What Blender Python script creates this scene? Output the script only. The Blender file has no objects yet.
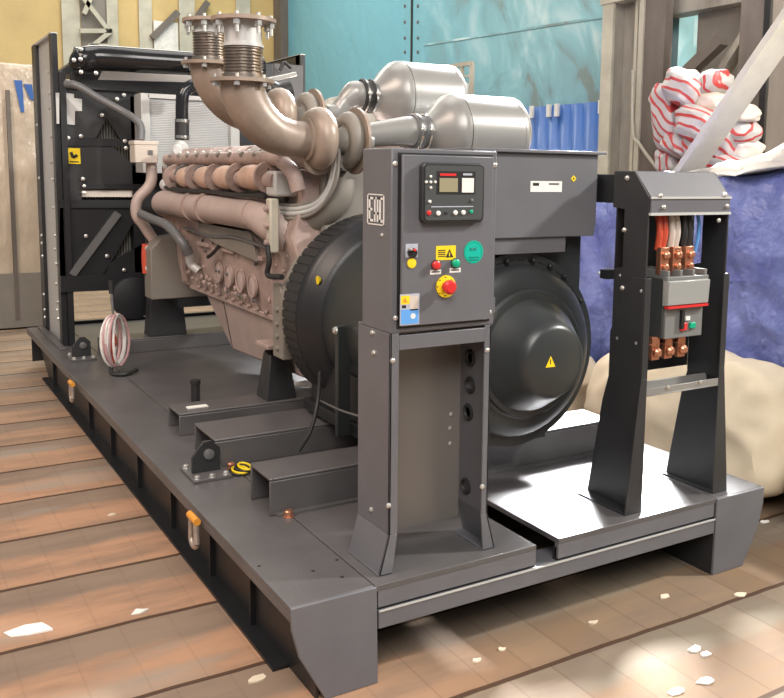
import bpy, bmesh, math, random
from math import sin, cos, pi, radians as R_
from mathutils import Vector as V, Matrix, noise
random.seed(7)
scn = bpy.context.scene
COL = scn.collection

# ------------------------------------------------------------------ camera
W_, H_ = 784, 698
F, CX, CY = 908.4, 450.08, 287.1
EYE = V((0, 0, 1.6))
def _rot(a, b, c):
    ry = Matrix(((cos(a), 0, sin(a)), (0, 1, 0), (-sin(a), 0, cos(a))))
    rx = Matrix(((1, 0, 0), (0, cos(b), -sin(b)), (0, sin(b), cos(b))))
    rz = Matrix(((cos(c), -sin(c), 0), (sin(c), cos(c), 0), (0, 0, 1)))
    return rz @ rx @ ry
MC = _rot(-.565199, .126401, .016082) @ Matrix(((1, 0, 0), (0, 0, -1), (0, 1, 0)))   # world -> (right, down, forward)
def at(u, v, **k):
    """point of a real plane (x=, y= or z= constant) that a line of sight meets"""
    (a, c), = k.items(); i = 'xyz'.index(a)
    d = MC.transposed() @ V(((u - CX) / F, (v - CY) / F, 1))
    return EYE + d * ((c - EYE[i]) / d[i])
cam = bpy.data.cameras.new('camera'); co = bpy.data.objects.new('camera', cam); COL.objects.link(co)
cam.sensor_width = 36; cam.sensor_fit = 'HORIZONTAL'; cam.lens = F / W_ * 36
cam.shift_x = -(CX - W_ / 2) / W_; cam.shift_y = (CY - H_ / 2) / W_
rt, dn, fw = MC[0], MC[1], MC[2]
rm = Matrix((rt, -dn, -fw)).transposed()
co.matrix_world = Matrix.Translation(EYE) @ rm.to_4x4()
cam.clip_end = 200
scn.camera = co

# ------------------------------------------------------------------ materials
def mat(name, col, rough=.5, metal=0, var=0, vscale=8, bump=0, bscale=60, col2=None, spec=.5, coat=0, emit=None, stretch=None, bd=.01):
    m = bpy.data.materials.new(name); m.use_nodes = True
    nt = m.node_tree; n = nt.nodes; l = nt.links
    b = n['Principled BSDF']
    b.inputs['Base Color'].default_value = (*col, 1); b.inputs['Roughness'].default_value = rough
    b.inputs['Metallic'].default_value = metal; b.inputs['Specular IOR Level'].default_value = spec
    b.inputs['Coat Weight'].default_value = coat
    if emit:
        b.inputs['Emission Color'].default_value = (*emit[:3], 1); b.inputs['Emission Strength'].default_value = emit[3]
    tc = n.new('ShaderNodeTexCoord'); src = tc.outputs['Object']
    if stretch:
        mp = n.new('ShaderNodeMapping'); mp.inputs['Scale'].default_value = stretch
        l.new(src, mp.inputs[0]); src = mp.outputs[0]
    if var:
        nz = n.new('ShaderNodeTexNoise'); nz.inputs['Scale'].default_value = vscale; nz.inputs['Detail'].default_value = 6
        nz.inputs['Roughness'].default_value = .6
        l.new(src, nz.inputs['Vector'])
        mx = n.new('ShaderNodeMix'); mx.data_type = 'RGBA'
        c2 = col2 or tuple(c * (1 - var) for c in col)
        mx.inputs[6].default_value = (*col, 1); mx.inputs[7].default_value = (*c2, 1)
        rp = n.new('ShaderNodeValToRGB'); rp.color_ramp.elements[0].position = .35; rp.color_ramp.elements[1].position = .65
        l.new(nz.outputs[0], rp.inputs[0]); l.new(rp.outputs[0], mx.inputs[0]); l.new(mx.outputs[2], b.inputs['Base Color'])
    if bump:
        nb = n.new('ShaderNodeTexNoise'); nb.inputs['Scale'].default_value = bscale; nb.inputs['Detail'].default_value = 4
        l.new(src, nb.inputs['Vector'])
        bp = n.new('ShaderNodeBump'); bp.inputs['Strength'].default_value = bump; bp.inputs['Distance'].default_value = bd
        l.new(nb.outputs[0], bp.inputs['Height']); l.new(bp.outputs[0], b.inputs['Normal'])
    return m
M = {}
M['deck'] = mat('deck_paint', (.11, .104, .104), .36, var=.25, vscale=3, bump=.08, bscale=120)
M['grey'] = mat('grey_paint', (.135, .136, .148), .38, var=.12, vscale=4, bump=.05, bscale=300)
M['dark'] = mat('dark_paint', (.03, .031, .033), .4, var=.2, vscale=5, bump=.05, bscale=200)
M['black'] = mat('black_paint', (.014, .015, .017), .42, var=.2, vscale=5)
M['gloss'] = mat('gloss_black', (.012, .012, .013), .16)
M['altern'] = mat('alternator_black', (.032, .036, .036), .34, var=.15, vscale=6)
M['engine'] = mat('engine_primer', (.44, .33, .29), .5, var=.35, vscale=7, bump=.25, bscale=25)
M['engine2'] = mat('engine_primer_smooth', (.48, .38, .34), .42, var=.15, vscale=6)
M['olive'] = mat('olive_primer', (.23, .21, .18), .55, var=.12, vscale=4)
M['elbow'] = mat('elbow_cast', (.34, .265, .21), .4, metal=.1, var=.3, vscale=6, bump=.1, bscale=30)
M['bulb'] = mat('manifold_orange', (.60, .41, .31), .45, var=.25, vscale=9)
M['steel'] = mat('bright_steel', (.62, .6, .56), .25, metal=1, var=.2, vscale=20)
M['bellow'] = mat('bellows_steel', (.42, .36, .31), .3, metal=1, var=.2, vscale=14)
M['filter'] = mat('filter_grey', (.27, .265, .25), .32, var=.08, vscale=3, metal=.25)
M['lightgrey'] = mat('light_grey_metal', (.52, .52, .5), .45, metal=.2)
M['zinc'] = mat('zinc_bolt', (.75, .74, .7), .3, metal=.8)
M['rubber'] = mat('rubber', (.018, .018, .018), .55)
M['greyrub'] = mat('grey_hose', (.13, .13, .13), .35)
M['copper'] = mat('copper', (.72, .33, .2), .3, metal=.75, var=.35, vscale=40)
M['white'] = mat('white_plastic', (.75, .74, .7), .45)
M['pinkcab'] = mat('pink_cable', (.55, .33, .33), .4)
M['cream'] = mat('cream_plastic', (.62, .55, .48), .4, var=.1)
M['red'] = mat('red_plastic', (.62, .03, .03), .3)
M['redw'] = mat('red_insulation', (.55, .08, .04), .4)
M['green'] = mat('green_plastic', (.0, .36, .2), .35)
M['teal_st'] = mat('teal_sticker', (.0, .42, .32), .4)
M['teal_dk'] = mat('teal_sticker_print', (.0, .2, .16), .4)
M['yellow'] = mat('yellow_plastic', (.85, .62, .02), .35)
M['ink'] = mat('black_ink', (.01, .01, .01), .5)
M['blue_st'] = mat('blue_sticker', (.12, .35, .75), .4)
M['lilac'] = mat('pale_sticker', (.42, .44, .5), .4)
M['lcd'] = mat('lcd_screen', (.30, .27, .17), .2)
M['orange'] = mat('orange_steel', (.7, .3, .04), .4)
M['rustst'] = mat('shackle_steel', (.5, .42, .36), .4, metal=.5, var=.3, vscale=30)
M['breaker'] = mat('breaker_grey', (.17, .175, .17), .45)
M['breakerdk'] = mat('breaker_dark', (.06, .065, .065), .4)
M['clear'] = mat('smoked_clear', (.3, .31, .3), .12)
M['brown_in'] = mat('bare_back_plate', (.2, .185, .17), .3, metal=.3)
M['yellow_wall'] = mat('yellow_wall_paint', (.64, .47, .20), .6, var=.25, vscale=.8, bump=.1, bscale=5)
M['cream_steel'] = mat('cream_steel_paint', (.55, .52, .42), .55, var=.25, vscale=3)
M['col'] = mat('column_grey', (.36, .34, .29), .6, var=.45, vscale=3, col2=(.2, .18, .15), stretch=(1, 1, .3))
M['coldk'] = mat('column_brown', (.16, .135, .115), .6, var=.4, vscale=3, stretch=(1, 1, .3))
M['strut'] = mat('strut_beige', (.46, .43, .35), .55, var=.1)
M['bluesheet'] = mat('blue_sheet', (.035, .13, .42), .4, var=.15, vscale=3, stretch=(1, 1, .3))
M['film'] = mat('white_film', (.78, .76, .72), .25, var=.25, vscale=4, bump=1, bscale=5, bd=.05)
M['filmcr'] = mat('cream_film', (.66, .55, .42), .28, var=.3, vscale=3, bump=1, bscale=5, bd=.06, stretch=(1, 1, .4))
M['beige'] = mat('beige_tarpaulin', (.80, .68, .49), .6, var=.12, vscale=2, bump=.4, bscale=5)
M['tarp'] = mat('blue_tarpaulin', (.08, .10, .30), .36, var=.3, vscale=4, bump=1, bscale=3.5, col2=(.15, .19, .42), bd=.10)
M['whitecloth'] = mat('white_cloth', (.8, .78, .72), .7, bump=.4, bscale=8)
M['card'] = mat('card', (.7, .6, .45), .7)
M['paper'] = mat('paper', (.8, .78, .72), .8)
M['ceil'] = mat('roof_sheet', (.45, .45, .43), .7)

# peeling teal paint over a pale wall
def teal_mat():
    m = mat('teal_wall_paint', (.15, .45, .48), .38); nt = m.node_tree; n, l = nt.nodes, nt.links; b = n['Principled BSDF']
    tc = n.new('ShaderNodeTexCoord'); mp = n.new('ShaderNodeMapping'); mp.inputs['Scale'].default_value = (1, 1, 1)
    mp.inputs['Rotation'].default_value = (R_(30), 0, 0)
    mp2 = n.new('ShaderNodeMapping'); mp2.inputs['Scale'].default_value = (1, 1.5, .8)
    l.new(tc.outputs['Object'], mp.inputs[0]); l.new(mp.outputs[0], mp2.inputs[0])
    a = n.new('ShaderNodeTexNoise'); a.inputs['Scale'].default_value = 1.5; a.inputs['Detail'].default_value = 3; a.inputs['Roughness'].default_value = .55; a.inputs['Distortion'].default_value = .5
    l.new(mp2.outputs[0], a.inputs[0])
    r = n.new('ShaderNodeValToRGB'); e = r.color_ramp.elements
    e[0].position = .38; e[0].color = (.22, .29, .28, 1); e[1].position = .72; e[1].color = (.55, .70, .72, 1)
    x = r.color_ramp.elements.new(.43); x.color = (.22, .39, .43, 1)
    x = r.color_ramp.elements.new(.55); x.color = (.26, .50, .55, 1)
    l.new(a.outputs[0], r.inputs[0])
    # the far half of the wall is cleaner and deeper teal
    sp = n.new('ShaderNodeSeparateXYZ'); l.new(tc.outputs['Object'], sp.inputs[0])
    mr = n.new('ShaderNodeMapRange'); mr.inputs['From Min'].default_value = 8.5; mr.inputs['From Max'].default_value = 11.5
    l.new(sp.outputs['Y'], mr.inputs['Value'])
    mx = n.new('ShaderNodeMix'); mx.data_type = 'RGBA'; l.new(mr.outputs[0], mx.inputs[0]); l.new(r.outputs[0], mx.inputs[6]); mx.inputs[7].default_value = (.15, .40, .50, 1)
    l.new(mx.outputs[2], b.inputs['Base Color'])
    bp = n.new('ShaderNodeBump'); bp.inputs['Strength'].default_value = .5; bp.inputs['Distance'].default_value = .05
    l.new(a.outputs[0], bp.inputs['Height']); l.new(bp.outputs[0], b.inputs['Normal'])
    return m
M['teal'] = teal_mat()

def floor_mat():
    m = mat('block_floor', (.4, .25, .15), .55); nt = m.node_tree; n, l = nt.nodes, nt.links; b = n['Principled BSDF']
    tc = n.new('ShaderNodeTexCoord'); sp = n.new('ShaderNodeSeparateXYZ'); 
    wob = n.new('ShaderNodeTexNoise'); wob.inputs['Scale'].default_value = 2.3; wob.inputs['Detail'].default_value = 7
    l.new(tc.outputs['Object'], wob.inputs[0])
    l.new(tc.outputs['Object'], sp.inputs[0])
    def mth(op, a, b_=None, c=None):
        k = n.new('ShaderNodeMath'); k.operation = op
        for i, q in enumerate((a, b_, c)):
            if q is None: continue
            if isinstance(q, (int, float)): k.inputs[i].default_value = q
            else: l.new(q, k.inputs[i])
        return k.outputs[0]
    def mix(f, a, c):
        k = n.new('ShaderNodeMix'); k.data_type = 'RGBA'
        for s, q in ((0, f), (6, a), (7, c)):
            if isinstance(q, tuple): k.inputs[s].default_value = (*q, 1)
            elif isinstance(q, (int, float)): k.inputs[s].default_value = q
            else: l.new(q, k.inputs[s])
        return k.outputs[2]
    y = mth('ADD', sp.outputs['Y'], mth('MULTIPLY', mth('SUBTRACT', wob.outputs[0], .5), .03))
    ph = mth('FRACT', mth('DIVIDE', mth('ADD', y, .27), .49))          # 0 = the gap between two rows
    gap = mth('LESS_THAN', mth('MINIMUM', ph, mth('SUBTRACT', 1, ph)), .022)
    hm = n.new('ShaderNodeMapRange'); hm.inputs['From Min'].default_value = .54; hm.inputs['From Max'].default_value = .64; l.new(mth('ADD', ph, mth('MULTIPLY', mth('SUBTRACT', wob.outputs[0], .5), .3)), hm.inputs['Value']); half = hm.outputs[0]                                 # a greyer strip in every row
    row = mth('FLOOR', mth('DIVIDE', mth('ADD', y, .27), .49))
    # blocks
    bx = mth('FRACT', mth('ADD', mth('DIVIDE', sp.outputs['X'], .17), mth('MULTIPLY', row, .37)))
    joint = mth('LESS_THAN', bx, .045)
    rowc = n.new('ShaderNodeTexWhiteNoise'); rowc.noise_dimensions = '2D'
    cb = n.new('ShaderNodeCombineXYZ'); l.new(mth('FLOOR', mth('ADD', mth('DIVIDE', sp.outputs['X'], .17), mth('MULTIPLY', row, .37))), cb.inputs[0]); l.new(row, cb.inputs[1])
    l.new(cb.outputs[0], rowc.inputs['Vector'])
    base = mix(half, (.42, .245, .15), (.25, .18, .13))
    rgt = n.new('ShaderNodeMapRange'); rgt.inputs['From Min'].default_value = 1.0; rgt.inputs['From Max'].default_value = 1.9  # left-to-right change of light on the floor put into the colour
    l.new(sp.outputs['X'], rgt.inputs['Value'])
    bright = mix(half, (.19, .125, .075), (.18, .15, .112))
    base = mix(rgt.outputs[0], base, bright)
    far = n.new('ShaderNodeMapRange'); far.inputs['From Min'].default_value = 4.8; far.inputs['From Max'].default_value = 8  # far floor paler: the stronger light there put into the colour
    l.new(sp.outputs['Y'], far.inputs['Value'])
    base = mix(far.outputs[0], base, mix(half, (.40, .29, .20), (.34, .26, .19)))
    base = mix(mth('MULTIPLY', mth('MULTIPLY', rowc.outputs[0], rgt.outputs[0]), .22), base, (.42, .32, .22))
    st = n.new('ShaderNodeTexNoise'); st.inputs['Scale'].default_value = 2.6; st.inputs['Detail'].default_value = 8; st.inputs['Roughness'].default_value = .65
    mp = n.new('ShaderNodeMapping'); mp.inputs['Scale'].default_value = (.55, 2.2, 1); l.new(tc.outputs['Object'], mp.inputs[0]); l.new(mp.outputs[0], st.inputs[0])
    rp = n.new('ShaderNodeValToRGB'); rp.color_ramp.elements[0].position = .42; rp.color_ramp.elements[1].position = .68
    l.new(st.outputs[0], rp.inputs[0])
    base = mix(mth('MULTIPLY', rp.outputs[0], .75), base, (.17, .125, .095))
    st2 = n.new('ShaderNodeTexNoise'); st2.inputs['Scale'].default_value = 1.3; st2.inputs['Detail'].default_value = 5; l.new(mp.outputs[0], st2.inputs[0])
    rp2 = n.new('ShaderNodeValToRGB'); rp2.color_ramp.elements[0].position = .58; rp2.color_ramp.elements[1].position = .66
    l.new(st2.outputs[0], rp2.inputs[0])
    base = mix(mth('MULTIPLY', rp2.outputs[0], .5), base, (.36, .31, .25))
    base = mix(mth('MULTIPLY', joint, mth('ADD', mth('MULTIPLY', rgt.outputs[0], .22), .1)), base, (.1, .06, .04))
    base = mix(mth('MULTIPLY', gap, .85), base, (.045, .02, .01))
    l.new(base, b.inputs['Base Color'])
    h = mth('SUBTRACT', mth('SUBTRACT', mth('MULTIPLY', st.outputs[0], .5), gap), mth('MULTIPLY', joint, .25))
    bp = n.new('ShaderNodeBump'); bp.inputs['Strength'].default_value = .5; bp.inputs['Distance'].default_value = .012
    l.new(h, bp.inputs['Height']); l.new(bp.outputs[0], b.inputs['Normal'])
    b.inputs['Roughness'].default_value = .8; b.inputs['Specular IOR Level'].default_value = .2
    return m
M['floor'] = floor_mat()

def stripe_mat(name, c1, c2, scale, rot=(0, 0, 0), rough=.5, thr=.5, bump=.0, coord='Object', noisec=0):
    m = mat(name, c1, rough); nt = m.node_tree; n, l = nt.nodes, nt.links; b = n['Principled BSDF']
    tc = n.new('ShaderNodeTexCoord'); mp = n.new('ShaderNodeMapping'); mp.inputs['Rotation'].default_value = rot
    l.new(tc.outputs[coord], mp.inputs[0])
    w = n.new('ShaderNodeTexWave'); w.inputs['Scale'].default_value = scale; w.inputs['Distortion'].default_value = noisec
    l.new(mp.outputs[0], w.inputs[0])
    r = n.new('ShaderNodeValToRGB'); r.color_ramp.interpolation = 'LINEAR'
    r.color_ramp.elements[0].position = thr; r.color_ramp.elements[0].color = (*c1, 1)
    r.color_ramp.elements[1].position = min(1, thr + .06); r.color_ramp.elements[1].color = (*c2, 1)
    l.new(w.outputs[0], r.inputs[0]); l.new(r.outputs[0], b.inputs['Base Color'])
    if bump:
        bp = n.new('ShaderNodeBump'); bp.inputs['Strength'].default_value = bump; bp.inputs['Distance'].default_value = .01
        l.new(w.outputs[0], bp.inputs['Height']); l.new(bp.outputs[0], b.inputs['Normal'])
    return m
M['fins'] = stripe_mat('cooler_fins', (.34, .35, .35), (.5, .51, .5), 26, (0, R_(90), 0), .5, .5, .3)
M['mesh'] = stripe_mat('radiator_mesh', (.05, .05, .045), (.27, .26, .22), 16, (0, 0, 0), .5, .5, .2)
M['bag'] = [stripe_mat('sack_stripes', (.42, .40, .38), (.42, .04, .04), s, (0, R_(a), R_(b)), .45, .76, 0, 'Object', 1.2)
            for s, a, b in ((4.6, 55, 10), (5.2, 120, 40), (4.2, 25, 80))]

# ------------------------------------------------------------------ mesh builder
class MB:
    def __init__(s): s.bm = bmesh.new()
    def _add(s, vs, fs):
        b = [s.bm.verts.new(v) for v in vs]
        for f in fs:
            try: s.bm.faces.new([b[i] for i in f])
            except ValueError: pass
        return s
    def box(s, x0, x1, y0, y1, z0, z1):
        vs = [(x, y, z) for x in (x0, x1) for y in (y0, y1) for z in (z0, z1)]
        return s._add(vs, [(0, 1, 3, 2), (4, 6, 7, 5), (0, 4, 5, 1), (2, 3, 7, 6), (0, 2, 6, 4), (1, 5, 7, 3)])
    def hexa(s, p):   # 8 points: bottom 4 (loop), top 4 (loop)
        return s._add(p, [(3, 2, 1, 0), (4, 5, 6, 7), (0, 1, 5, 4), (1, 2, 6, 5), (2, 3, 7, 6), (3, 0, 4, 7)])
    def bar(s, p0, p1, w, h, up=(0, 0, 1)):
        p0, p1 = V(p0), V(p1); d = (p1 - p0).normalized(); a = d.cross(V(up))
        if a.length < 1e-3: a = d.cross(V((1, 0, 0)))
        a.normalize(); b = a.cross(d); a = a * w / 2; b = b * h / 2
        return s.hexa([p0 - a - b, p0 + a - b, p0 + a + b, p0 - a + b, p1 - a - b, p1 + a - b, p1 + a + b, p1 - a + b])
    def prism(s, poly, axis, a0, a1):
        def pt(q, a): return {'x': (a, q[0], q[1]), 'y': (q[0], a, q[1]), 'z': (q[0], q[1], a)}[axis]
        n = len(poly)
        return s._add([pt(q, a0) for q in poly] + [pt(q, a1) for q in poly],
                      [tuple(range(n))[::-1], tuple(range(n, 2 * n))] + [(i, (i + 1) % n, n + (i + 1) % n, n + i) for i in range(n)])
    def frame(s, d):
        d = V(d).normalized(); a = d.cross(V((0, 0, 1)))
        if a.length < 1e-3: a = V((1, 0, 0))
        a.normalize(); return a, d.cross(a), d
    def lathe(s, prof, o, d, seg=32, sq=(1, 1), caps=True):
        o = V(o); a, b, d = s.frame(d); vs = []; fs = []; n = len(prof)
        for r, h in prof:
            for k in range(seg):
                t = 2 * pi * k / seg; vs.append(o + d * h + (a * cos(t) * sq[0] + b * sin(t) * sq[1]) * max(r, 1e-5))
        for i in range(n - 1):
            for k in range(seg):
                k2 = (k + 1) % seg; fs.append((i * seg + k, i * seg + k2, (i + 1) * seg + k2, (i + 1) * seg + k))
        if caps:
            fs.append(tuple(range(seg))[::-1]); fs.append(tuple(range((n - 1) * seg, n * seg)))
        return s._add(vs, fs)
    def cyl(s, p0, p1, r0, r1=None, seg=24):
        p0, p1 = V(p0), V(p1); L = (p1 - p0).length
        return s.lathe([(r0, 0), (r0 if r1 is None else r1, L)], p0, p1 - p0, seg)
    def tube(s, pts, r, seg=14, sub=6, rs=None, smooth=True, sq=(1, 1)):
        pts = [V(p) for p in pts]
        if smooth and len(pts) > 2:
            q = []; rr = []
            P = [pts[0] * 2 - pts[1]] + pts + [pts[-1] * 2 - pts[-2]]
            for i in range(1, len(P) - 2):
                for k in range(sub):
                    t = k / sub; a, b, c, d = P[i - 1], P[i], P[i + 1], P[i + 2]
                    q.append(.5 * ((2 * b) + (c - a) * t + (2 * a - 5 * b + 4 * c - d) * t * t + (3 * b - a - 3 * c + d) * t ** 3))
                    if rs: rr.append(rs[i - 1] * (1 - t) + rs[i] * t)
            q.append(pts[-1]); 
            if rs: rr.append(rs[-1]); rs = rr
            pts = q
        n = len(pts); vs = []; fs = []; up = None
        for i, p in enumerate(pts):
            d = (pts[min(i + 1, n - 1)] - pts[max(i - 1, 0)]).normalized()
            if up is None:
                up = d.cross(V((.3, .2, .9))); up = up.normalized()
            up = (up - d * up.dot(d)).normalized(); b = d.cross(up); r_ = rs[i] if rs else r
            for k in range(seg):
                t = 2 * pi * k / seg; vs.append(p + (up * cos(t) * sq[0] + b * sin(t) * sq[1]) * r_)
        for i in range(n - 1):
            for k in range(seg):
                k2 = (k + 1) % seg; fs.append((i * seg + k, i * seg + k2, (i + 1) * seg + k2, (i + 1) * seg + k))
        fs.append(tuple(range(seg))[::-1]); fs.append(tuple(range((n - 1) * seg, n * seg)))
        return s._add(vs, fs)
    def ring(s, o, d, r0, r1, h, seg=40):   # flat annulus of thickness h along d
        return s.lathe([(r0, 0), (r1, 0), (r1, h), (r0, h), (r0, 0)], o, d, seg, caps=False)
    def build(s, name, m, parent=None, bev=0, origin=None):
        bm = s.bm
        bmesh.ops.recalc_face_normals(bm, faces=bm.faces)
        root = parent
        while root is not None and root.parent is not None: root = root.parent
        off = V(root.location) if root is not None else None
        if off is None:
            if origin is None:
                c = [v.co for v in bm.verts]
                off = V(((min(q.x for q in c) + max(q.x for q in c)) / 2, (min(q.y for q in c) + max(q.y for q in c)) / 2, min(q.z for q in c)))
            else: off = V(origin)
        for v in bm.verts: v.co -= off
        for f in bm.faces: f.smooth = True
        for e in bm.edges:
            if len(e.link_faces) == 2: e.smooth = e.calc_face_angle(0) < R_(38)
        me = bpy.data.meshes.new(name); bm.to_mesh(me); bm.free()
        me.materials.append(M[m] if isinstance(m, str) else m)
        o = bpy.data.objects.new(name, me); COL.objects.link(o)
        if parent is not None: o.parent = parent
        else: o.location = off
        if bev:
            bv = o.modifiers.new('bevel', 'BEVEL'); bv.width = bev; bv.segments = 2; bv.limit_method = 'ANGLE'; bv.angle_limit = R_(40)
        return o
def thing(name, label, cat, loc=(0, 0, 0), group=None):
    o = bpy.data.objects.new(name, None); COL.objects.link(o); o.location = loc; o.empty_display_size = .1
    return tag(o, label, cat, group)
def tag(o, label, cat, group=None, kind=None):
    o['label'] = label; o['category'] = cat
    if group: o['group'] = group
    if kind: o['kind'] = kind
    return o
def struct(o): o['kind'] = 'structure'; return o
def bolts(parent, pts, d, r=.011, h=.01, m='zinc', name='bolt'):
    for p in pts:
        p = V(p); dd = V(d).normalized()
        MB().lathe([(r * 1.25, -.002), (r * 1.25, .002), (r, .002), (r, h), (r * .7, h * 1.25)], p, dd, 8).build(name, m, parent)
def text(body, size, m, o, right, up, parent, name, depth=.0008, align='CENTER'):
    cu = bpy.data.curves.new('t', 'FONT'); cu.body = body; cu.size = size; cu.extrude = depth; cu.align_x = align; cu.align_y = 'CENTER'
    t = bpy.data.objects.new('t', cu); COL.objects.link(t); dg = bpy.context.evaluated_depsgraph_get()
    me = bpy.data.meshes.new_from_object(t.evaluated_get(dg)); bpy.data.objects.remove(t)
    right, up = V(right).normalized(), V(up).normalized(); nn = right.cross(up)
    mx = Matrix((right, up, nn)).transposed().to_4x4()
    root = parent
    while root.parent is not None: root = root.parent
    me.transform(Matrix.Translation(V(o) - root.location) @ mx); me.materials.clear(); me.materials.append(M[m])
    ob = bpy.data.objects.new(name, me); COL.objects.link(ob); ob.parent = parent; return ob

# ================================================================== THE HALL
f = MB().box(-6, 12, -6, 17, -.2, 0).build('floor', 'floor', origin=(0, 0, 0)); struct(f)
w = MB().box(-6, 12, 16, 16.3, 0, 8).build('wall_far', 'yellow_wall'); struct(w)
XW = 6.4
m = MB(); m.box(XW, XW + .2, 6.2, 15.9, 0, 7)
w = m.build('wall_right', 'teal', origin=(0, 0, 0)); struct(w)
w = MB().box(8.6, 8.8, -2, 6.0, 0, 7).build('wall_right_yellow', 'yellow_wall'); struct(w)
w = MB().box(6.6, 8.6, 6.2, 6.4, 0, 7).build('wall_right_return', 'teal'); struct(w)

# seams and rivets of the teal cladding
t = thing('wall_cladding_seam', 'dark vertical seam strip with rivets on the teal wall above the far air filter', 'wall seam', (XW - .01, 11.1, 2.0))
p = at(412, 30, x=XW)
MB().box(XW - .012, XW, p.y - .02, p.y + .02, 2.2, 7).build('seam_strip', 'black', t)
for v in (6, 22, 38, 52):
    for du in (-7, 6):
        q = at(412 + du, v, x=XW); bolts(t, [q], (-1, 0, 0), .02, .012, 'coldk', 'rivet')
a, b = at(424, 45, x=XW), at(603, 17, x=XW)
s = MB().bar(a, b, .02, .025).build('wall_cladding_overlap', 'teal'); tag(s, 'thin sloping overlap ridge across the crumpled teal wall', 'wall seam')
a = at(264, 20, x=XW)
s = MB().box(XW - .14, XW + .22, 15.6, 15.95, 0, 7).build('wall_post', 'coldk'); tag(s, 'dark post at the far left end of the teal wall', 'post')

# far wall steelwork
YF = 15.97
def far_post(u0, u1, label, m='cream_steel', y=YF):
    a, b = at(u0, 30, y=y), at(u1, 30, y=y)
    t = thing('steel_column', label, 'column', ((a.x + b.x) / 2, y, 0), 'steel columns on the far yellow wall')
    MB().box(a.x, b.x, y - .02, y, 0, 7).build('flange', m, t)
    MB().box((a.x + b.x) / 2 - .02, (a.x + b.x) / 2 + .02, y, y + .12, 0, 7).build('web', m, t)
far_post(62, 80, 'wide pale steel column left of the lattice on the far yellow wall')
far_post(107, 118, 'narrow pale steel column right of the lattice on the far yellow wall')
far_post(139, 152, 'weathered steel column between two yellow bays on the far wall')
far_post(179, 195, 'pale steel column just behind the exhaust bellows on the far wall')
far_post(236, 250, 'steel column right behind the exhaust top flange on the far wall')
g = thing('lattice_bracing', 'pale lattice bracing of crossed bars between two columns on the far wall', 'bracing', tuple(at(95, 30, y=YF - .1)))
for a_, b_ in (((80, -6), (108, 30)), ((80, 31), (112, 31)), ((85, 52), (112, 30)), ((88, 46), (108, 46)), ((92, -6), (84, 14))):
    MB().bar(at(*a_, y=YF - .1), at(*b_, y=YF - .1), .06, .07).build('bar', 'cream_steel', g)
a, b = at(81, 20, y=YF), at(107, 20, y=YF)
w = MB().box(a.x, b.x, YF + .02, YF + .1, 2.5, 6).build('window_1', 'olive'); struct(w)
for (u0, u1, v0, v1, nm, lab) in ((152, 178, 12, 38, 'diagonal_brace', 'dark diagonal brace across the yellow bay left of the bellows'),
                                  (195, 208, 20, 2, 'diagonal_brace', 'short dark diagonal brace directly above the exhaust bellows')):
    a, b = (at(u0, v1, y=YF - .1), at(u1, v0, y=YF - .1)) if nm and u0 == 152 else (at(u0, v0, y=YF - .1), at(u1, v1, y=YF - .1))
    s = MB().bar(a, b, .06, .1).build(nm, 'coldk'); tag(s, lab, 'brace')
a, b = at(154, 46, y=YF - .05), at(178, 38, y=YF - .05)
s = MB().box(a.x, b.x, YF - .06, YF - .01, a.z - .3, b.z + .25).build('wall_sheet', 'film'); tag(s, 'pale sheet panel low in the yellow bay left of the bellows', 'sheet')

# blue corrugated sheet against the teal wall
a, b = at(521, 108, x=XW - .3), at(604, 103, x=XW - .3)
t = thing('corrugated_sheet', 'blue corrugated steel sheet standing against the teal wall behind the near air filter', 'metal sheet', (XW - .3, (a.y + b.y) / 2, 0))
prof = []; y = b.y; k = 0; n_ = int((a.y - b.y + .5) / .05)
for i in range(n_): prof.append((y + i * .05, XW - .3 + (.03 if (i // 2) % 2 else 0)))
m = MB(); vs = [(x_, y_, z_) for z_ in (0, a.z) for (y_, x_) in prof]; n_ = len(prof)
m._add(vs, [(i, i + 1, n_ + i + 1, n_ + i) for i in range(n_ - 1)])
o = m.build('sheet', 'bluesheet', t); sd = o.modifiers.new('s', 'SOLIDIFY'); sd.thickness = .004
for u in (532, 549, 557, 601):
    q = at(u, 109, x=XW - .32)
    MB().box(XW - .335, XW - .31, q.y - .03, q.y + .03, a.z - .12, a.z + .01).build('white_tag', 'white', t)

# column & portal frame
XC = 6.0
def yz(u, v, x=XC): p = at(u, v, x=x); return p.y, p.z
t = thing('lattice_column', 'tall grey built-up steel column with pale stiffening bars right of the blue sheet', 'column', (XC, at(630, 100, x=XC).y, 0))
yl, yr = at(603, 90, x=XC).y, at(662, 90, x=XC).y
ym = at(641, 90, x=XC).y; yk = at(612, 90, x=XC).y; zt = at(602, 6, x=XC).z
m = MB(); m.box(XC, XC + .4, yk, yl, 0, zt); m.build('left_flange', 'col', t, .005)
m = MB(); m.box(XC + .12, XC + .2, ym, yk, 0, zt); m.build('web_plate', 'col', t, .005)
m = MB(); m.box(XC, XC + .10, yr, ym, 0, 6.5); m.build('right_flange', 'coldk', t, .005)
y1 = at(632, 90, x=XC).y
MB().box(XC + .02, XC + .1, y1 - .02, y1 + .02, 0, zt).build('stiffener_bar', 'strut', t)
y1 = at(640, 90, x=XC).y
MB().box(XC - .02, XC + .1, y1 - .03, y1 + .03, 0, zt).build('stiffener_bar', 'strut', t)
MB().box(XC - .04, XC + .45, ym - .03, yl + .04, zt, zt + .07).build('cap_plate', 'strut', t)
MB().box(XC - .03, XC, yk - .01, yl + .01, 0, zt).build('face_strip', 'cream_steel', t)
MB().tube([at(633, 70, x=XC - .06), at(633, 130, x=XC - .06), at(640, 145, x=XC - .06), at(662, 175, x=XC - .06)], .016).build('hanging_cable', 'strut', t)
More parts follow.
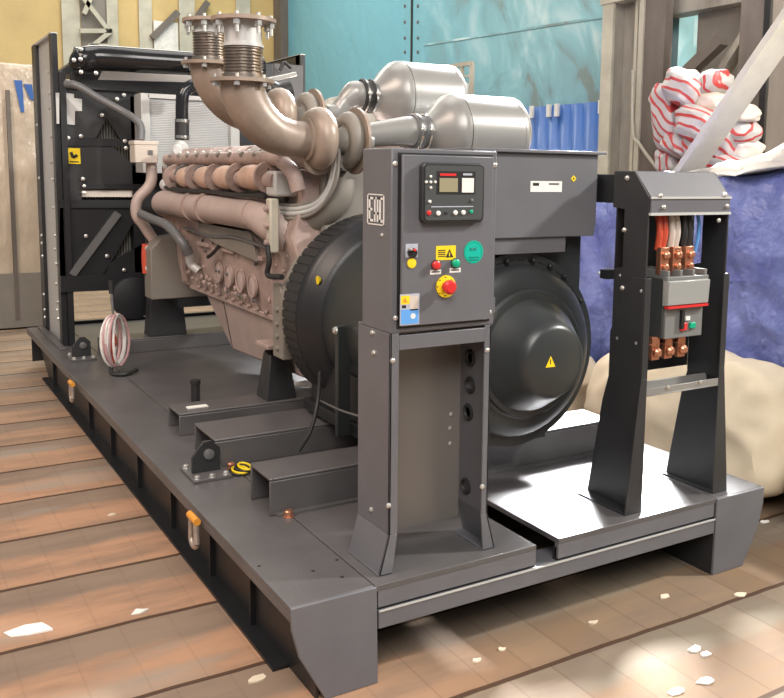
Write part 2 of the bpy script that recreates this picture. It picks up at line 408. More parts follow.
t = thing('portal_frame', 'brown steel portal with top beam and right leg beyond the stacked striped sacks', 'frame', (XC + .2, at(748, 60, x=XC).y, 0))
a, b = at(664, 14, x=XC + .2), at(742, 24, x=XC + .2)
MB().box(XC + .2, XC + .4, b.y, a.y, a.z - .02, a.z + .13).build('top_beam', 'col', t, .004)

yr0, yr1 = at(770, 60, x=XC).y, at(738, 60, x=XC).y
MB().box(XC, XC + .3, yr0, yr1, 0, 6.5).build('right_leg', 'coldk', t, .004)
MB().box(XC - .03, XC, yr0, yr0 + .06, 0, 6.5).build('leg_edge_strip', 'black', t)
a, b = at(698, 20, x=XC + .34), at(745, 20, x=XC + .34)
MB().box(XC + .34, XC + .38, b.y, a.y, 1.4, 3.6).build('back_panel', 'olive', t)
MB().bar(at(722, 40, x=XC + .05), at(680, 80, x=XC + .05), .1, .1).build('knee_brace', 'coldk', t)
MB().bar(at(750, 30, x=XC + .1), at(690, 125, x=XC + .1), .12, .06).build('gusset_brace', 'col', t)
# diagonal beige strut
t = thing('diagonal_strut', 'long beige steel strut leaning across in front of the striped sacks', 'strut', tuple(at(690, 190, x=5.0)))
a, b = at(689, 169, x=5.1), at(784, 31.5, x=5.1)
dd = (b - a) / (b.z - a.z); b = a + dd * (3.6 - a.z); a = a - dd * (a.z - .02)
MB().bar(a, b, .05, .24, up=(1, 0, 0)).build('flange', 'strut', t, .004)
MB().bar(a + V((-.03, 0, 0)), b + V((-.03, 0, 0)), .02, .015, up=(1, 0, 0)).build('centre_rib', 'coldk', t)
# wall pipe on the right yellow wall
s = MB().tube([at(757, 175, x=7.2), at(756, 128, x=7.2), at(763, 117, x=7.2), at(800, 116, x=7.2)], .035).build('handrail', 'rubber')
tag(s, 'bent dark rail in front of the yellow wall at the right edge', 'rail')
s = MB().tube([at(735, 170, x=6.6), at(790, 132, x=6.6)], .04, smooth=False).build('sloping_rail', 'rubber')
tag(s, 'dark sloping rail behind the white cloth at the right edge', 'rail')
s = MB().lathe([(.03, 0), (.09, .02), (.1, .12), (.04, .16)], at(776, 112, x=7.2), (0, 0, 1), 16).build('wall_lamp', 'white')
tag(s, 'small white fitting on the yellow wall above the dark rail', 'fitting')

# ------------------------------------------------------------------ lumpy covered stacks
def drape(name, m, x0, x1, y0, y1, z0, z1, nx, ny, nz, amp, sc, seed, label=None, cat=None, taper=0, pleat=0, crown=0, rnd=0, slope=0):
    """closed, displaced box surface with folds"""
    bm = bmesh.new(); bmesh.ops.create_cube(bm, size=1)
    bmesh.ops.subdivide_edges(bm, edges=bm.edges[:], cuts=max(nx, ny, nz), use_grid_fill=True)
    for v in bm.verts:
        if rnd:
            q = v.co * 2; v.co = v.co * (max(abs(q.x), abs(q.y), abs(q.z)) / (abs(q.x) ** rnd + abs(q.y) ** rnd + abs(q.z) ** rnd) ** (1 / rnd))
        u = v.co.copy(); tz = u.z + .5
        sx = 1 - taper * tz; sy = 1 - taper * tz
        p = V(((x0 + x1) / 2 + u.x * (x1 - x0) * sx, (y0 + y1) / 2 + u.y * (y1 - y0) * sy, z0 + tz * (z1 - z0)))
        e = V(u); e.z = 0
        n3 = noise.turbulence_vector(p * sc + V((seed, seed * 2, 0)), 3, True) - V((.5, .5, .5))
        f1 = noise.noise(V((p.x * sc * .8 + seed, p.y * sc * .8, seed)))
        k = min(1, tz * 6)
        p += V((n3.x, n3.y, n3.z * .7)) * amp * k
        if pleat and tz < .97:
            s_ = sin(p.y * pleat + 3 * noise.noise(p * 1.3)) + .6 * sin(p.y * pleat * 2.3 + p.z * 3 + seed)
            p.x += s_ * .03 * (1.2 - tz) * (1 if u.x < 0 else -1)
        p.z += crown * f1 * tz + slope * (.5 - u.y) * (1 if z0 > 1 else tz)
        p.z = max(p.z, z0)
        v.co = p
    mb = MB(); mb.bm.free(); mb.bm = bm
    o = mb.build(name, m)
    if label: tag(o, label, cat)
    return o
drape('tarpaulin_covered_stack', 'tarp', 3.95, 4.95, 1.9, 5.7, 0, 1.48, 46, 46, 46, .15, 1.9, 3.1,
      'tall stack draped in crumpled dark blue tarpaulin behind the breaker stand', 'covered stack', .03, 9, .05, 14, .3)
drape('white_cloth_bundle', 'whitecloth', 3.96, 4.95, 1.85, 4.0, 1.50, 1.63, 30, 30, 30, .14, 2.6, 8.2,
      'white cloth lying along the top of the blue tarpaulin stack', 'cloth', .02, 9, .08, 8, .38)
drape('beige_covered_bale', 'beige', 3.44, 3.93, 2.65, 4.1, 0, .68, 24, 24, 24, .12, 1.5, 5.5,
      'lumpy beige tarpaulin bale beside the right corner of the generator base', 'covered bale', .12, 0, .1, 4)
drape('beige_covered_bale', 'beige', 3.34, 3.88, 4.15, 6.3, 0, .60, 24, 24, 24, .12, 1.9, 9.5,
      'beige covered bale seen between the alternator and the breaker stand', 'covered bale', .08, 0, .05, 4)
drape('beige_covered_bale', 'beige', 3.42, 3.9, 1.6, 2.62, 0, .58, 16, 16, 16, .12, 1.7, 2.5,
      'beige covered bale at the right edge of the picture below the blue tarpaulin', 'covered bale', .15, 0, .1, 4)

# wrapped crates behind the radiator
t = thing('wrapped_crate', 'tall crate wrapped in shiny cream plastic film left of the radiator', 'crate', (.8, 10.2, 0))
m = MB(); m.box(.62, 1.5, 9.7, 10.7, .0, 2.56); m.build('film_wrap', 'filmcr', t, .06)
m = MB(); m.box(.60, 1.52, 9.66, 9.7, .02, .55); m.build('skirt_sheet', 'olive', t)
q = at(12, 200, y=9.68); MB().box(q.x - .015, q.x + .02, 9.65, 9.7, .1, 2.3).build('edge_strap', 'coldk', t)
for (u0, v0, u1, v1) in ((14, 80, 22, 112), (24, 84, 32, 100)):
    a, b = at(u0, v0, y=9.68), at(u1, v1, y=9.68)
    MB().prism([(a.x, a.z), (a.x + .07, a.z), (b.x + .02, b.z), (a.x + .05, b.z)], 'y', 9.68, 9.699).build('printed_mark', 'bluesheet', t)
t = thing('wrapped_crate', 'pale plastic wrapped crate cut off by the left edge of the picture', 'crate', (.3, 9.5, 0))
m = MB(); m.box(-.5, .55, 9.4, 10.4, 0, 2.4); m.build('film_wrap', 'film', t, .08)
drape('white_film_bale', 'film', 5.2, 6.0, 9.6, 13.0, 0, 2.5, 24, 24, 24, .25, 1.2, 6.5, 'bale under white plastic film behind the turbochargers', 'covered bale', .05, 0, .2)
t = thing('wire_cage', 'cream wire cage container behind the far air filter', 'cage', (5.2, 7, 0))
xg = 5.1; c0, c1 = at(380, 62, x=xg), at(472, 63, x=xg)
m = MB(); m.bar((xg, c0.y, c1.z), (xg, c1.y, c1.z), .04, .04); m.bar((xg, c0.y, c1.z - .12), (xg, c1.y, c1.z - .12), .02, .02)
m.build('top_rail', 'cream_steel', t)
for i in range(12):
    y = c1.y + (c0.y - c1.y) * i / 11
    MB().bar((xg, y, 0), (xg, y, c1.z), .03 if i else .05, .03).build('upright', 'cream_steel', t)
MB().box(xg + .1, xg + .5, c1.y + .75, c0.y - .1, 0, c1.z - .1).build('inner_tank', 'white', t, .05)
#s = MB().cyl(at(70, 327, z=.04), at(215, 317, z=.04), .035, seg=12).build('steel_pipe', 'black'); tag(s, 'thin black pipe lying on the bright floor behind the radiator', 'pipe')

# sacks
bags = [(686, 88, .15, .12, 25), (672, 118, .13, .27, -15), (707, 103, .18, .085, 8), (700, 124, .17, .12, 20), (683, 145, .15, .09, 20),
        (674, 162, .12, .10, 70), (743, 113, .07, .06, 0), (739, 130, .10, .12, -40), (742, 150, .12, .08, 10), (722, 163, .2, .08, 15),
        (704, 148, .15, .10, 35), (712, 85, .13, .08, -30), (727, 143, .09, .12, 20)]
blab = ['topmost striped sack lying across the sack pile', 'largest striped sack, standing on end by the grey column', 'greyish sack just behind the diagonal strut top left',
        'striped sack left of the diagonal strut in mid pile', 'striped sack under the sack standing by the column', 'striped sack at the lower left foot of the pile',
        'small white sack at the top right of the pile', 'striped sack right of the diagonal strut', 'plain pale sack at the right side of the pile',
        'striped sack lying low right of the diagonal strut', 'striped sack directly behind the diagonal strut', 'pale sack high behind the diagonal strut', 'upright sack squeezed right beside the strut']
for i, (u, v, rx, rz, an) in enumerate(bags):
    c = at(u, v, x=5.45 + .07 * (i % 3)); bm = bmesh.new(); bmesh.ops.create_icosphere(bm, subdivisions=4, radius=1)
    ca, sa = cos(R_(an)), sin(R_(an))
    for vv in bm.verts:
        q = vv.co.copy(); e = .62
        q = V([math.copysign(abs(t_) ** e, t_) for t_ in q]); q *= .95
        q *= 1 + .16 * noise.noise(q * 2.1 + V((i * 3, 0, 0)))
        if rz > .2 and q.z > .25: q.y *= 1 - .35 * math.exp(-((q.z - .4) / .15) ** 2)
        y_, z_ = q.y * rx * 1.15, q.z * rz * 1.15
        vv.co = V((q.x * .16, y_ * ca - z_ * sa, y_ * sa + z_ * ca)) + c
    mb = MB(); mb.bm.free(); mb.bm = bm
    o = mb.build('insulation_sack', M['bag'][i % 3] if i not in (2, 6, 8) else 'cream', origin=c); tag(o, blab[i], 'sack', 'sacks piled behind the strut')
o = MB().box(5.2, 5.9, 3.9, 6.3, 0, 1.52).build('sack_platform', 'olive', bev=.01); tag(o, 'olive platform carrying the striped sack pile', 'platform')

# floor litter
lit = [(140, 612, .05, 'torn white paper scrap on the boards left of the base', 'paper_scrap'), (32, 630, .1, 'flat pale paper strip on the boards at lower left', 'paper_scrap'),
       (258, 680, .05, 'small pale splinter on the boards below the near corner', 'wood_chip'), (694, 650, .035, 'cluster of white flakes on the floor front right', 'paper_scrap'),
       (706, 655, .03, 'small white flake beside the cluster front right', 'paper_scrap'), (678, 692, .04, 'white paper scrap at the bottom edge right', 'paper_scrap'),
       (706, 682, .045, 'crumpled white scrap in the floor joint at bottom right', 'paper_scrap'), (592, 623, .03, 'curled wood shaving below the fascia', 'wood_shaving'),
       (664, 597, .03, 'dark shaving on the floor beyond the fascia', 'wood_shaving'), (502, 650, .03, 'wood shaving on the floor in front of the base', 'wood_shaving'),
       (742, 595, .04, 'dark shavings on the floor right of the base foot', 'wood_shaving'), (476, 661, .025, 'tiny dark crumb front centre of the floor', 'wood_shaving'),
       (765, 522, .03, 'white crumb by the right base corner on dark floor', 'paper_scrap'), (112, 515, .025, 'small chip in a floorboard left of the base', 'wood_chip')]
for i, (u, v, s_, lab, nm) in enumerate(lit):
    c = at(u, v, z=0); bm = bmesh.new()
    n_ = 7; pts = []
    for k in range(n_):
        a_ = 2 * pi * k / n_; r_ = s_ * random.uniform(.5, 1.1)
        pts.append((c.x + cos(a_) * r_ * .9, c.y + sin(a_) * r_ * .5))
    mb = MB(); mb.prism(pts, 'z', .0005, .003)
    for vv in mb.bm.verts:
        if vv.co.z > .003: vv.co.z += random.uniform(0, .006)
    tag(mb.build(nm, 'paper' if 'paper' in nm else 'card'), lab, 'litter')
# ================================================================== GENERATOR BASE
B = thing('generator_base', 'dark grey steel skid base with cross beams carrying the whole generator set', 'base frame', (2.02, 2.38, 0))
ZD = .32
def mx_(x): return 4.04 - x
def both(fn, name, m, bev=0):
    for s_ in (0, 1):
        mb = MB(); fn(mb, (lambda x: x) if s_ == 0 else mx_)
        mb.build(name, m, B, bev)
def bxm(mb, g, x0, x1, *r): a, b = sorted((g(x0), g(x1))); mb.box(a, b, *r)
both(lambda m, g: (bxm(m, g, .97, 1.25, 2.384, 7.78, .298, .32), bxm(m, g, .97, .985, 2.384, 7.78, .272, .298)), 'edge_plate', 'deck', .003)
def rail(m, g):
    m.prism([(2.39, .0), (7.35, 0), (7.78, .18), (7.78, .297), (2.39, .297)], 'x', g(1.055), g(1.065))
    bxm(m, g, 1.0, 1.22, 2.6, 7.3, .0, .012)
both(rail, 'side_rail', 'black')
for s_ in (0, 1):
    g = (lambda x: x) if s_ == 0 else mx_
    for y in (2.9, 3.35, 3.9, 4.5, 5.1, 5.7, 6.4, 7.0):
        m = MB(); bxm(m, g, 1.035, 1.055, y, y + .012, .012, .297); m.build('rib', 'black', B)
    m = MB(); m.prism([(g(x), z) for x, z in ((.970, .319), (1.254, .319), (1.26, 0), (1.08, 0), (.995, .16), (.972, .25))], 'y', 2.372, 2.384)
    m.build('end_foot', 'grey', B, .003)
    m = MB(); m.prism([(g(x), z) for x, z in ((1.08, 0), (1.26, 0), (1.26, .012), (1.075, .012))], 'y', 2.384, 2.60); m.build('foot_sole', 'dark', B)
    m = MB(); bxm(m, g, 1.248, 1.258, 2.384, 7.7, .0, .297); m.build('inner_rail', 'dark', B)
MB().prism([(1.254, 2.378), (1.88, 2.378), (1.88, 2.95), (1.98, 2.95), (1.98, 2.378), (2.786, 2.378), (2.786, 7.78), (1.254, 7.78)], 'z', .300, .32).build('deck_plate', 'deck', B, .002)
MB().box(1.262, 1.88, 2.379, 2.40, .246, .300).build('front_fascia', 'grey', B, .001)
MB().box(1.98, 2.778, 2.379, 2.40, .246, .300).build('front_fascia', 'grey', B, .001)
MB().box(1.262, 1.88, 2.39, 2.41, .236, .285).build('fascia_back', 'rubber', B)
MB().box(1.98, 2.778, 2.39, 2.41, .236, .285).build('fascia_back', 'rubber', B)
MB().box(1.262, 2.778, 2.370, 2.374, .234, .240).build('beam_highlight', 'lightgrey', B)  # pale strip painting the highlight along the front beam's top
MB().box(1.1, 2.94, 7.77, 7.82, .25, .345).build('rear_gap_shade', 'black', B)  # black strip standing in for the shadow gap at the deck's rear
m = MB(); m.box(1.262, 2.778, 2.374, 2.388, .178, .236); m.box(1.262, 2.778, 2.388, 2.5, .226, .236)
m.build('front_beam', 'grey', B, .002)
MB().box(1.86, 2.0, 2.40, 3.0, .20, .21).build('slot_dark_fill', 'black', B)  # black sheet added below the slot so that the gap reads dark
MB().box(1.0, 3.04, 7.76, 7.78, .05, .3).build('rear_beam', 'dark', B)
for y in (3.4, 4.6, 5.8, 7.0): MB().box(1.26, 2.78, y, y + .1, .1, .3).build('under_beam', 'black', B)
def crossbeam(y0, y1, z1, x0=1.18, x1=2.86):
    t_ = .012; m = MB()
    m.box(x0, x1, y0, y1, z1 - t_, z1); m.box(x0, x1, y0, y0 + t_, ZD, z1 - t_); m.box(x0, x1, y1 - t_, y1, ZD, z1 - t_)
    return m.build('cross_beam', 'deck', B, .004)
crossbeam(3.08, 3.29, .465); crossbeam(3.72, 4.02, .445); crossbeam(4.26, 4.46, .43)
crossbeam(6.38, 6.60, .42, 1.27, 2.8)
MB().box(1.2, 2.84, 3.055, 3.08, ZD, .33).build('beam_weld_strip', 'deck', B)
for p_ in ((1.24, 3.05), (1.24, 3.69), (1.27, 4.23)):
    bolts(B, [(p_[0], p_[1], ZD)], (0, 0, 1), .018, .02, 'copper', 'beam_bolt')
for p_ in ((313, 571), (337, 560), (342, 577), (259, 566)):
    q = at(*p_, z=ZD); MB().cyl((q.x, q.y, ZD), (q.x, q.y, ZD + .0012), .006, seg=10).build('tapped_hole', 'ink', B)
q = at(536, 530, z=ZD)
# lifting lugs
def lug(x, y):
    o = MB().box(x - .02, x + .14, y - .10, y + .10, ZD, .334).build('lug_base', 'deck', B, .002)
    m = MB(); m.prism([(x + .0, .334), (x + .12, .334), (x + .12, .43), (x + .085, .465), (x + .05, .465), (x + .0, .40)], 'y', y - .008, y + .008)
    l_ = m.build('lifting_lug', 'dark', B, .002)
    MB().lathe([(.0, 0), (.022, .0), (.022, .012), (.012, .016)], (x + .07, y - .008, .41), (0, -1, 0), 16).build('lug_bolt', 'greyrub', l_)
    bolts(B, [(x + .0, y - .08, .334), (x + .12, y - .08, .334), (x + .06, y - .085, .334), (x + .0, y + .08, .334)], (0, 0, 1), .012, .012, 'zinc', 'lug_screw')
lug(1.06, 3.66); lug(1.06, 6.36)
# shackles hanging at the edge
def shackle(x, y, s_, lab):
    t = thing('shackle', lab, 'shackle', (x, y, .2), None)
    c = []
    for k in range(15):
        a_ = pi + pi * k / 14; c.append((x - .005, y + cos(a_) * .036 * s_, .235 + sin(a_) * .03 * s_))
    pts = [(x - .005, y - .03 * s_, .305)] + [(px_, py_, pz_ - .012) for px_, py_, pz_ in c] + [(x - .005, y + .03 * s_, .305)]
    MB().tube(pts, .0125 * s_, seg=10, sub=3).build('bow', 'rustst', t)
    MB().cyl((x - .005, y - .045, .302), (x - .005, y + .05, .302), .014, seg=10).build('pin', 'orange', t)
shackle(.95, 3.25, .95, 'steel bow shackle with orange pin hanging on the near part of the base edge')
shackle(.95, 5.72, .95, 'steel bow shackle hanging on the far part of the base edge by the cable coil')
# small things on the deck
t = MB().lathe([(.024, 0), (.024, .115), (.028, .118), (.028, .14), (.018, .143)], (1.42, 4.8, ZD), (0, 0, 1), 18).build('rubber_plug', 'rubber')
tag(t, 'short upright black rubber tube standing on the deck behind the third cross beam', 'tube')
t = thing('tape_roll', 'small tangle of yellow and black strap on the deck between the cross beams', 'strap', tuple(at(238, 475, z=ZD)))
c = at(238, 473, z=ZD)
for k in range(4):
    pts = [(c.x + .01 * k + cos(a_ * pi / 6) * (.035 - .004 * k), c.y + sin(a_ * pi / 6) * .05, ZD + .007 + .006 * k) for a_ in range(13)]
    MB().tube(pts, .005, seg=6, sub=2).build('loop', 'yellow' if k % 2 else 'rubber', t)
q = at(308, 385, z=.447)
t = MB().prism([(q.x - .10, q.y + .05), (q.x + .02, q.y - .09), (q.x + .14, q.y), (q.x + .02, q.y + .10)], 'z', .446, .45).build('paper_sheet', 'paper'); tag(t, 'white sheet of paper lying on the middle cross beam beside the alternator', 'paper')
t = MB().box(1.24, 1.34, 4.32, 4.36, .431, .436).build('paper_strip', 'paper'); tag(t, 'thin white strip on the end of the third cross beam', 'paper')
# cable coil
cx_, cy_ = 1.19, 5.78
t = thing('cable_coil', 'coil of pink and white cable hung from a thin rod at the deck edge', 'cable coil', (cx_, cy_, ZD))
for k in range(7):
    a0 = random.uniform(-.35, .35); rr_ = .155 + random.uniform(-.02, .01); pts = []
    for j in range(25):
        a_ = 2 * pi * j / 24
        pts.append((cx_ + cos(a_) * (.05 + .02 * (k % 3)) + .008 * k, cy_ + cos(a_ + a0) * .09, .53 + sin(a_) * rr_))
    MB().tube(pts, .0085, seg=8, sub=2).build('cable_turn', ('film', 'pinkcab')[k % 2], t)
MB().tube([(cx_, cy_, .6), (cx_ + .02, cy_, .52), (cx_ - .01, cy_, .45), (cx_ + .02, cy_, .38)], .02, seg=8).build('red_lead', 'redw', t)
MB().tube([(cx_, cy_ - .02, .4), (cx_ - .01, cy_ - .06, .34), (cx_ + .06, cy_ - .1, .335), (cx_ + .14, cy_ - .06, .345)], .014, seg=8).build('black_tail', 'rubber', t)
MB().tube([(cx_ + .02, cy_ + .03, .86), (cx_ + .02, cy_, .66)], .008, seg=8).build('hanging_rod', 'greyrub', t)
MB().cyl((cx_ + .02, cy_ + .03, .82), (cx_ + .02, cy_ + .035, .90), .016, seg=10).build('rod_knob', 'rubber', t)

# ================================================================== CONTROL CABINET
C = thing('control_cabinet', 'dark grey control cabinet on two bolted channel legs with meter, buttons and red emergency stop', 'cabinet', (1.52, 2.53, ZD))
YC = 2.43; x0, x1 = 1.325, 1.714
MB().box(x0, x1, YC, 2.622, 1.100, 1.668).build('housing', 'grey', C, .004)
MB().box(1.347, 1.694, YC - .004, YC, 1.115, 1.655).build('door_seal', 'ink', C)
door = MB().box(1.355, 1.690, YC - .016, YC - .004, 1.122, 1.649).build('door', 'grey', C, .003)
YD = YC - .016
def dp(u, v, y=YD): return at(u, v, y=y)
# controller
a, b = dp(419, 162), dp(480, 222)
def rrect(cx, cz, w, h, r, n=5):
    P = []
    for sx, sz, a0 in ((1, 1, 0), (-1, 1, 90), (-1, -1, 180), (1, -1, 270)):
        for k in range(n + 1):
            a_ = R_(a0 + 90 * k / n); P.append((cx + sx * (w / 2 - r) + cos(a_) * r, cz + sz * (h / 2 - r) + sin(a_) * r))
    return P
cx, cz, w_, h_ = (a.x + b.x) / 2, (a.z + b.z) / 2, b.x - a.x, a.z - b.z
ctl = MB().prism(rrect(cx, cz, w_, h_, .018), 'y', YD - .022, YD).build('meter_unit', 'dark', C, .004)
MB().prism(rrect(cx, cz, w_ * .92, h_ * .9, .012), 'y', YD - .025, YD - .0215).build('meter_face', 'breakerdk', ctl)
yf = YD - .025
def face(u0, v0, u1, v1, name, m, y=yf, d=.0015, par=None):
    a, b = at(u0, v0, y=y), at(u1, v1, y=y)
    return MB().box(min(a.x, b.x), max(a.x, b.x), y - d, y, min(a.z, b.z), max(a.z, b.z)).build(name, m, par or ctl)
face(437, 171, 475, 194, 'screen_bezel', 'ink')
face(439.5, 178, 457.5, 192, 'lcd_screen', 'lcd', yf - .0016)
face(462, 178, 473.5, 192.5, 'white_label', 'white', yf - .0016)
face(440, 173.3, 456, 176, 'red_title', 'red', yf - .0016)
face(463, 173.3, 472, 175.5, 'red_title', 'lilac', yf - .0016)
face(431, 206.3, 473, 207, 'divider', 'lilac')
def knob(u, v, r, m, par=None, y=yf, h=.004, name='button'):
    p = at(u, v, y=y); return MB().lathe([(r, 0), (r, h), (r * .7, h * 1.3)], p, (0, -1, 0), 16).build(name, m, par or ctl)
for u, v, r, m_ in ((428.6, 212.8, .0075, 'red'), (438, 213.2, .0075, 'white'), (446, 212.6, .005, 'dark'), (455, 212.6, .0075, 'white'), (463, 212.4, .0075, 'white'),
                    (471, 211.6, .006, 'green'), (429.5, 201.5, .005, 'white'), (471.5, 200.5, .0055, 'greyrub')): knob(u, v, r, m_)
for du, dv in ((0, -5.5), (0, 5.5), (-4.5, 0), (4.5, 0), (0, 0)): knob(430.5 + du, 182 + dv, .0042, 'white')
# key switch, lamps, stop
t = knob(411.5, 252.5, .015, 'black', C, YD, .012, 'key_switch'); knob(409.5, 249, .005, 'zinc', t, YD - .012, .012, 'key'); knob(414, 250, .0045, 'red', t, YD - .012, .008, 'key_tag')
face(405.5, 244, 417.5, 257, 'switch_plate', 'lilac', YD, .0015, C)
knob(411.5, 263.2, .0155, 'yellow', C, YD, .003, 'yellow_disc')
wt = face(436, 246, 455.5, 259.5, 'warning_label', 'yellow', YD, .001, C)
def tri(u, v, s_, y, m_, par, name, d=.0006):
    p = at(u, v, y=y); return MB().prism([(p.x - s_, p.z - s_ * .85), (p.x + s_, p.z - s_ * .85), (p.x, p.z + s_)], 'y', y - d, y).build(name, m_, par)
tri(449.5, 253.5, .0145, YD - .001, 'ink', wt, 'warning_triangle')
p = at(449.5, 254.5, y=YD - .0016); MB().box(p.x - .002, p.x + .002, p.y - .0005, p.y, p.z - .006, p.z + .007).build('exclamation_bar', 'yellow', wt)
for dv in (-3, -1, 1, 3): face(438, 253 + dv, 445.5, 253.7 + dv, 'warning_line', 'ink', YD - .001, .0005, wt)
for (u, v, m_, lab) in ((435.5, 265, 'red', 1), (455, 263.2, 'green', 2)):
    k_ = knob(u, v, .0165, 'black', C, YD, .006, 'lamp_collar'); knob(u, v, .0135, m_, k_, YD - .006, .01, 'indicator_lamp')
    f_ = face(u - 5.5, v + 5, u + 5.5, v + 9, 'lamp_label', 'white', YD, .001, C)
    face(u - 4, v + 6.4, u + 4, v + 7.4, 'label_line', 'greyrub', YD - .001, .0004, f_)
k_ = knob(445.3, 286.3, .036, 'yellow', C, YD, .006, 'stop_collar')
MB().lathe([(.0365, 0), (.036, .001)], at(445.3, 286.3, y=YD), (0, -1, 0), 24).build('stop_collar_rim', 'ink', k_)
MB().lathe([(.014, 0), (.014, .012), (.022, .018), (.023, .03), (.016, .037)], at(445.3, 286.3, y=YD - .006), (0, -1, 0), 24).build('stop_button', 'red', k_)
for k in range(8):
    a_ = k * pi / 4; p = at(445.3, 286.3, y=YD - .0065) + V((cos(a_) * .029, 0, sin(a_) * .029)); MB().box(p.x - .003, p.x + .003, p.y - .001, p.y, p.z - .0015, p.z + .0015).build('stop_mark', 'ink', k_)
st = MB().lathe([(.037, 0), (.037, .001)], at(473.5, 252, y=YD), (0, -1, 0), 32).build('round_sticker', 'teal_st', C)
MB().ring(at(473.5, 252, y=YD - .001), (0, -1, 0), .031, .034, .0005).build('sticker_ring', 'green', st)
p = at(473.5, 249, y=YD - .0015)
MB().tube([p + V((-.012, 0, .004)), p + V((-.006, 0, -.004)), p + V((0, 0, .004)), p + V((.006, 0, -.003)), p + V((.012, 0, .005))], .0018, seg=6).build('sticker_mark', 'teal_dk', st)
for dv in (7, 9.5): face(468.5, 250 + dv, 478.5, 251 + dv, 'sticker_line', 'teal_dk', YD - .001, .0005, st)
sk = face(400, 294.5, 419, 324, 'instruction_sticker', 'lilac', YD, .001, C)
face(401, 296, 409.5, 304, 'yellow_patch', 'yellow', YD - .001, .0005, sk); face(410, 296, 418, 310, 'pink_patch', 'cream', YD - .001, .0005, sk)
face(401, 310, 418.5, 323, 'blue_patch', 'blue_st', YD - .001, .0005, sk)
tri(405, 300, .009, YD - .0015, 'orange', sk, 'small_triangle'); MB().lathe([(.009, 0), (.009, .0005)], at(413, 316, y=YD - .0015), (0, -1, 0), 16).build('white_circle', 'white', sk)
face(402, 305.5, 406, 308, 'dark_mark', 'ink', YD - .001, .0005, sk)
bolts(door, [dp(395, 163.5, YC), dp(395.3, 318, YC), dp(494.5, 165, YC)], (0, -1, 0), .007, .006)
bolts(C, [dp(489, 312, YC)], (0, -1, 0), .007, .006)
MB().box(1.716, 1.722, YC + .005, YC + .02, 1.14, 1.19).build('hinge', 'grey', C)
# side mark: E A C letters in a frame
xs = x0 - .0012
def sq(u, v): p = at(u, v, x=x0); return p.y, p.z
(ya, za), (yb, zb) = sq(367.5, 193.5), sq(384.2, 226)
w_, h_ = abs(ya - yb), za - zb; yl = max(ya, yb); yr = min(ya, yb)
def sb(y0_, y1_, z0_, z1_, nm, par): MB().box(xs, x0 + .0002, yl - w_ * y1_, yl - w_ * y0_, zb + h_ * z0_, zb + h_ * z1_).build(nm, 'white', par)
mk = MB(); 
for r_ in ((0, 1, 0, .035), (0, 1, .965, 1), (0, .05, 0, 1), (.95, 1, 0, 1)): mk.box(xs, x0 + .0002, yl - w_ * r_[1], yl - w_ * r_[0], zb + h_ * r_[2], zb + h_ * r_[3])
mk = mk.build('mark_frame', 'white', C)
def letters(name, rects):
    m = MB()
    for r_ in rects: m.box(xs, x0 + .0002, yl - w_ * r_[1], yl - w_ * r_[0], zb + h_ * r_[2], zb + h_ * r_[3])
    m.build(name, 'white', mk)
letters('letter_e', [(.10, .18, .1, .9), (.10, .34, .1, .18), (.10, .34, .82, .9), (.10, .30, .46, .54)])
letters('letter_a', [(.42, .49, .1, .9), (.58, .65, .1, .9), (.42, .65, .83, .9), (.42, .65, .34, .42)])
letters('letter_c', [(.72, .80, .1, .9), (.72, .92, .1, .18), (.72, .92, .82, .9)])
bolts(C, [at(382, 235, x=x0)], (-1, 0, 0), .005, .004)
# cabinet legs: channels with flared feet
def channel_leg(par, xo, inn, y0, y1, ztop, flare, m, name='leg', fw0=.032, fw1=.05, t_=.008, z0=ZD, zk=.45):
    """xo outer x, inn = +1 if the flange turns towards +x"""
    mb = MB(); xi = xo + inn * t_; fo = xo - inn * flare
    def hx(xa, xb, za, xc, xd, zb_, ya, yb):
        mb.hexa([(xa, ya, za), (xb, ya, za), (xb, yb, za), (xa, yb, za), (xc, ya, zb_), (xd, ya, zb_), (xd, yb, zb_), (xc, yb, zb_)])
    for (ya, yb) in ((y0, y1),):
        hx(fo, fo + inn * t_, z0, xo, xi, zk, ya, yb); hx(xo, xi, zk, xo, xi, ztop, ya, yb)
    hx(fo, fo + inn * (fw1), z0, xo, xo + inn * fw0, zk, y0, y0 + t_); hx(xo, xo + inn * fw0, zk, xo, xo + inn * fw0, ztop, y0, y0 + t_)
    mb.box(min(fo, fo + inn * fw1), max(fo, fo + inn * fw1), y0, y1, z0, z0 + .006)
    return mb.build(name, m, par, .002)
channel_leg(C, x0, 1, YC, 2.65, 1.10, .035, 'grey')
channel_leg(C, x1 - .008, -1, YC, 2.62, 1.10, .035, 'grey', fw0=.026)
MB().box(x0 + .032, x1 - .034, YC, YC + .03, 1.045, 1.092).build('top_rail', 'grey', C, .002)
MB().box(x0 + .008, x1 - .016, 2.600, 2.608, .385, 1.10).build('back_plate', 'brown_in', C)
MB().box(x0, x0 + .008, 2.622, 2.65, 1.10, 1.107).build('leg_tab', 'grey', C)
p0 = [at(*q, x=x0) for q in ((372.5, 332.5), (374, 352.5), (371.5, 509.5), (372, 349)) if q[0] > 0][:3]
bolts(C, p0, (-1, 0, 0), .007, .006)
bolts(C, [at(392.5, 360.5, y=YC), at(388.5, 505.5, y=YC), at(487, 350, y=YC), at(482, 486.5, y=YC)], (0, -1, 0), .007, .006)
bolts(C, [at(451, 414, y=2.6), at(450, 428, y=2.6), at(450, 443.5, y=2.6)], (0, -1, 0), .006, .004)
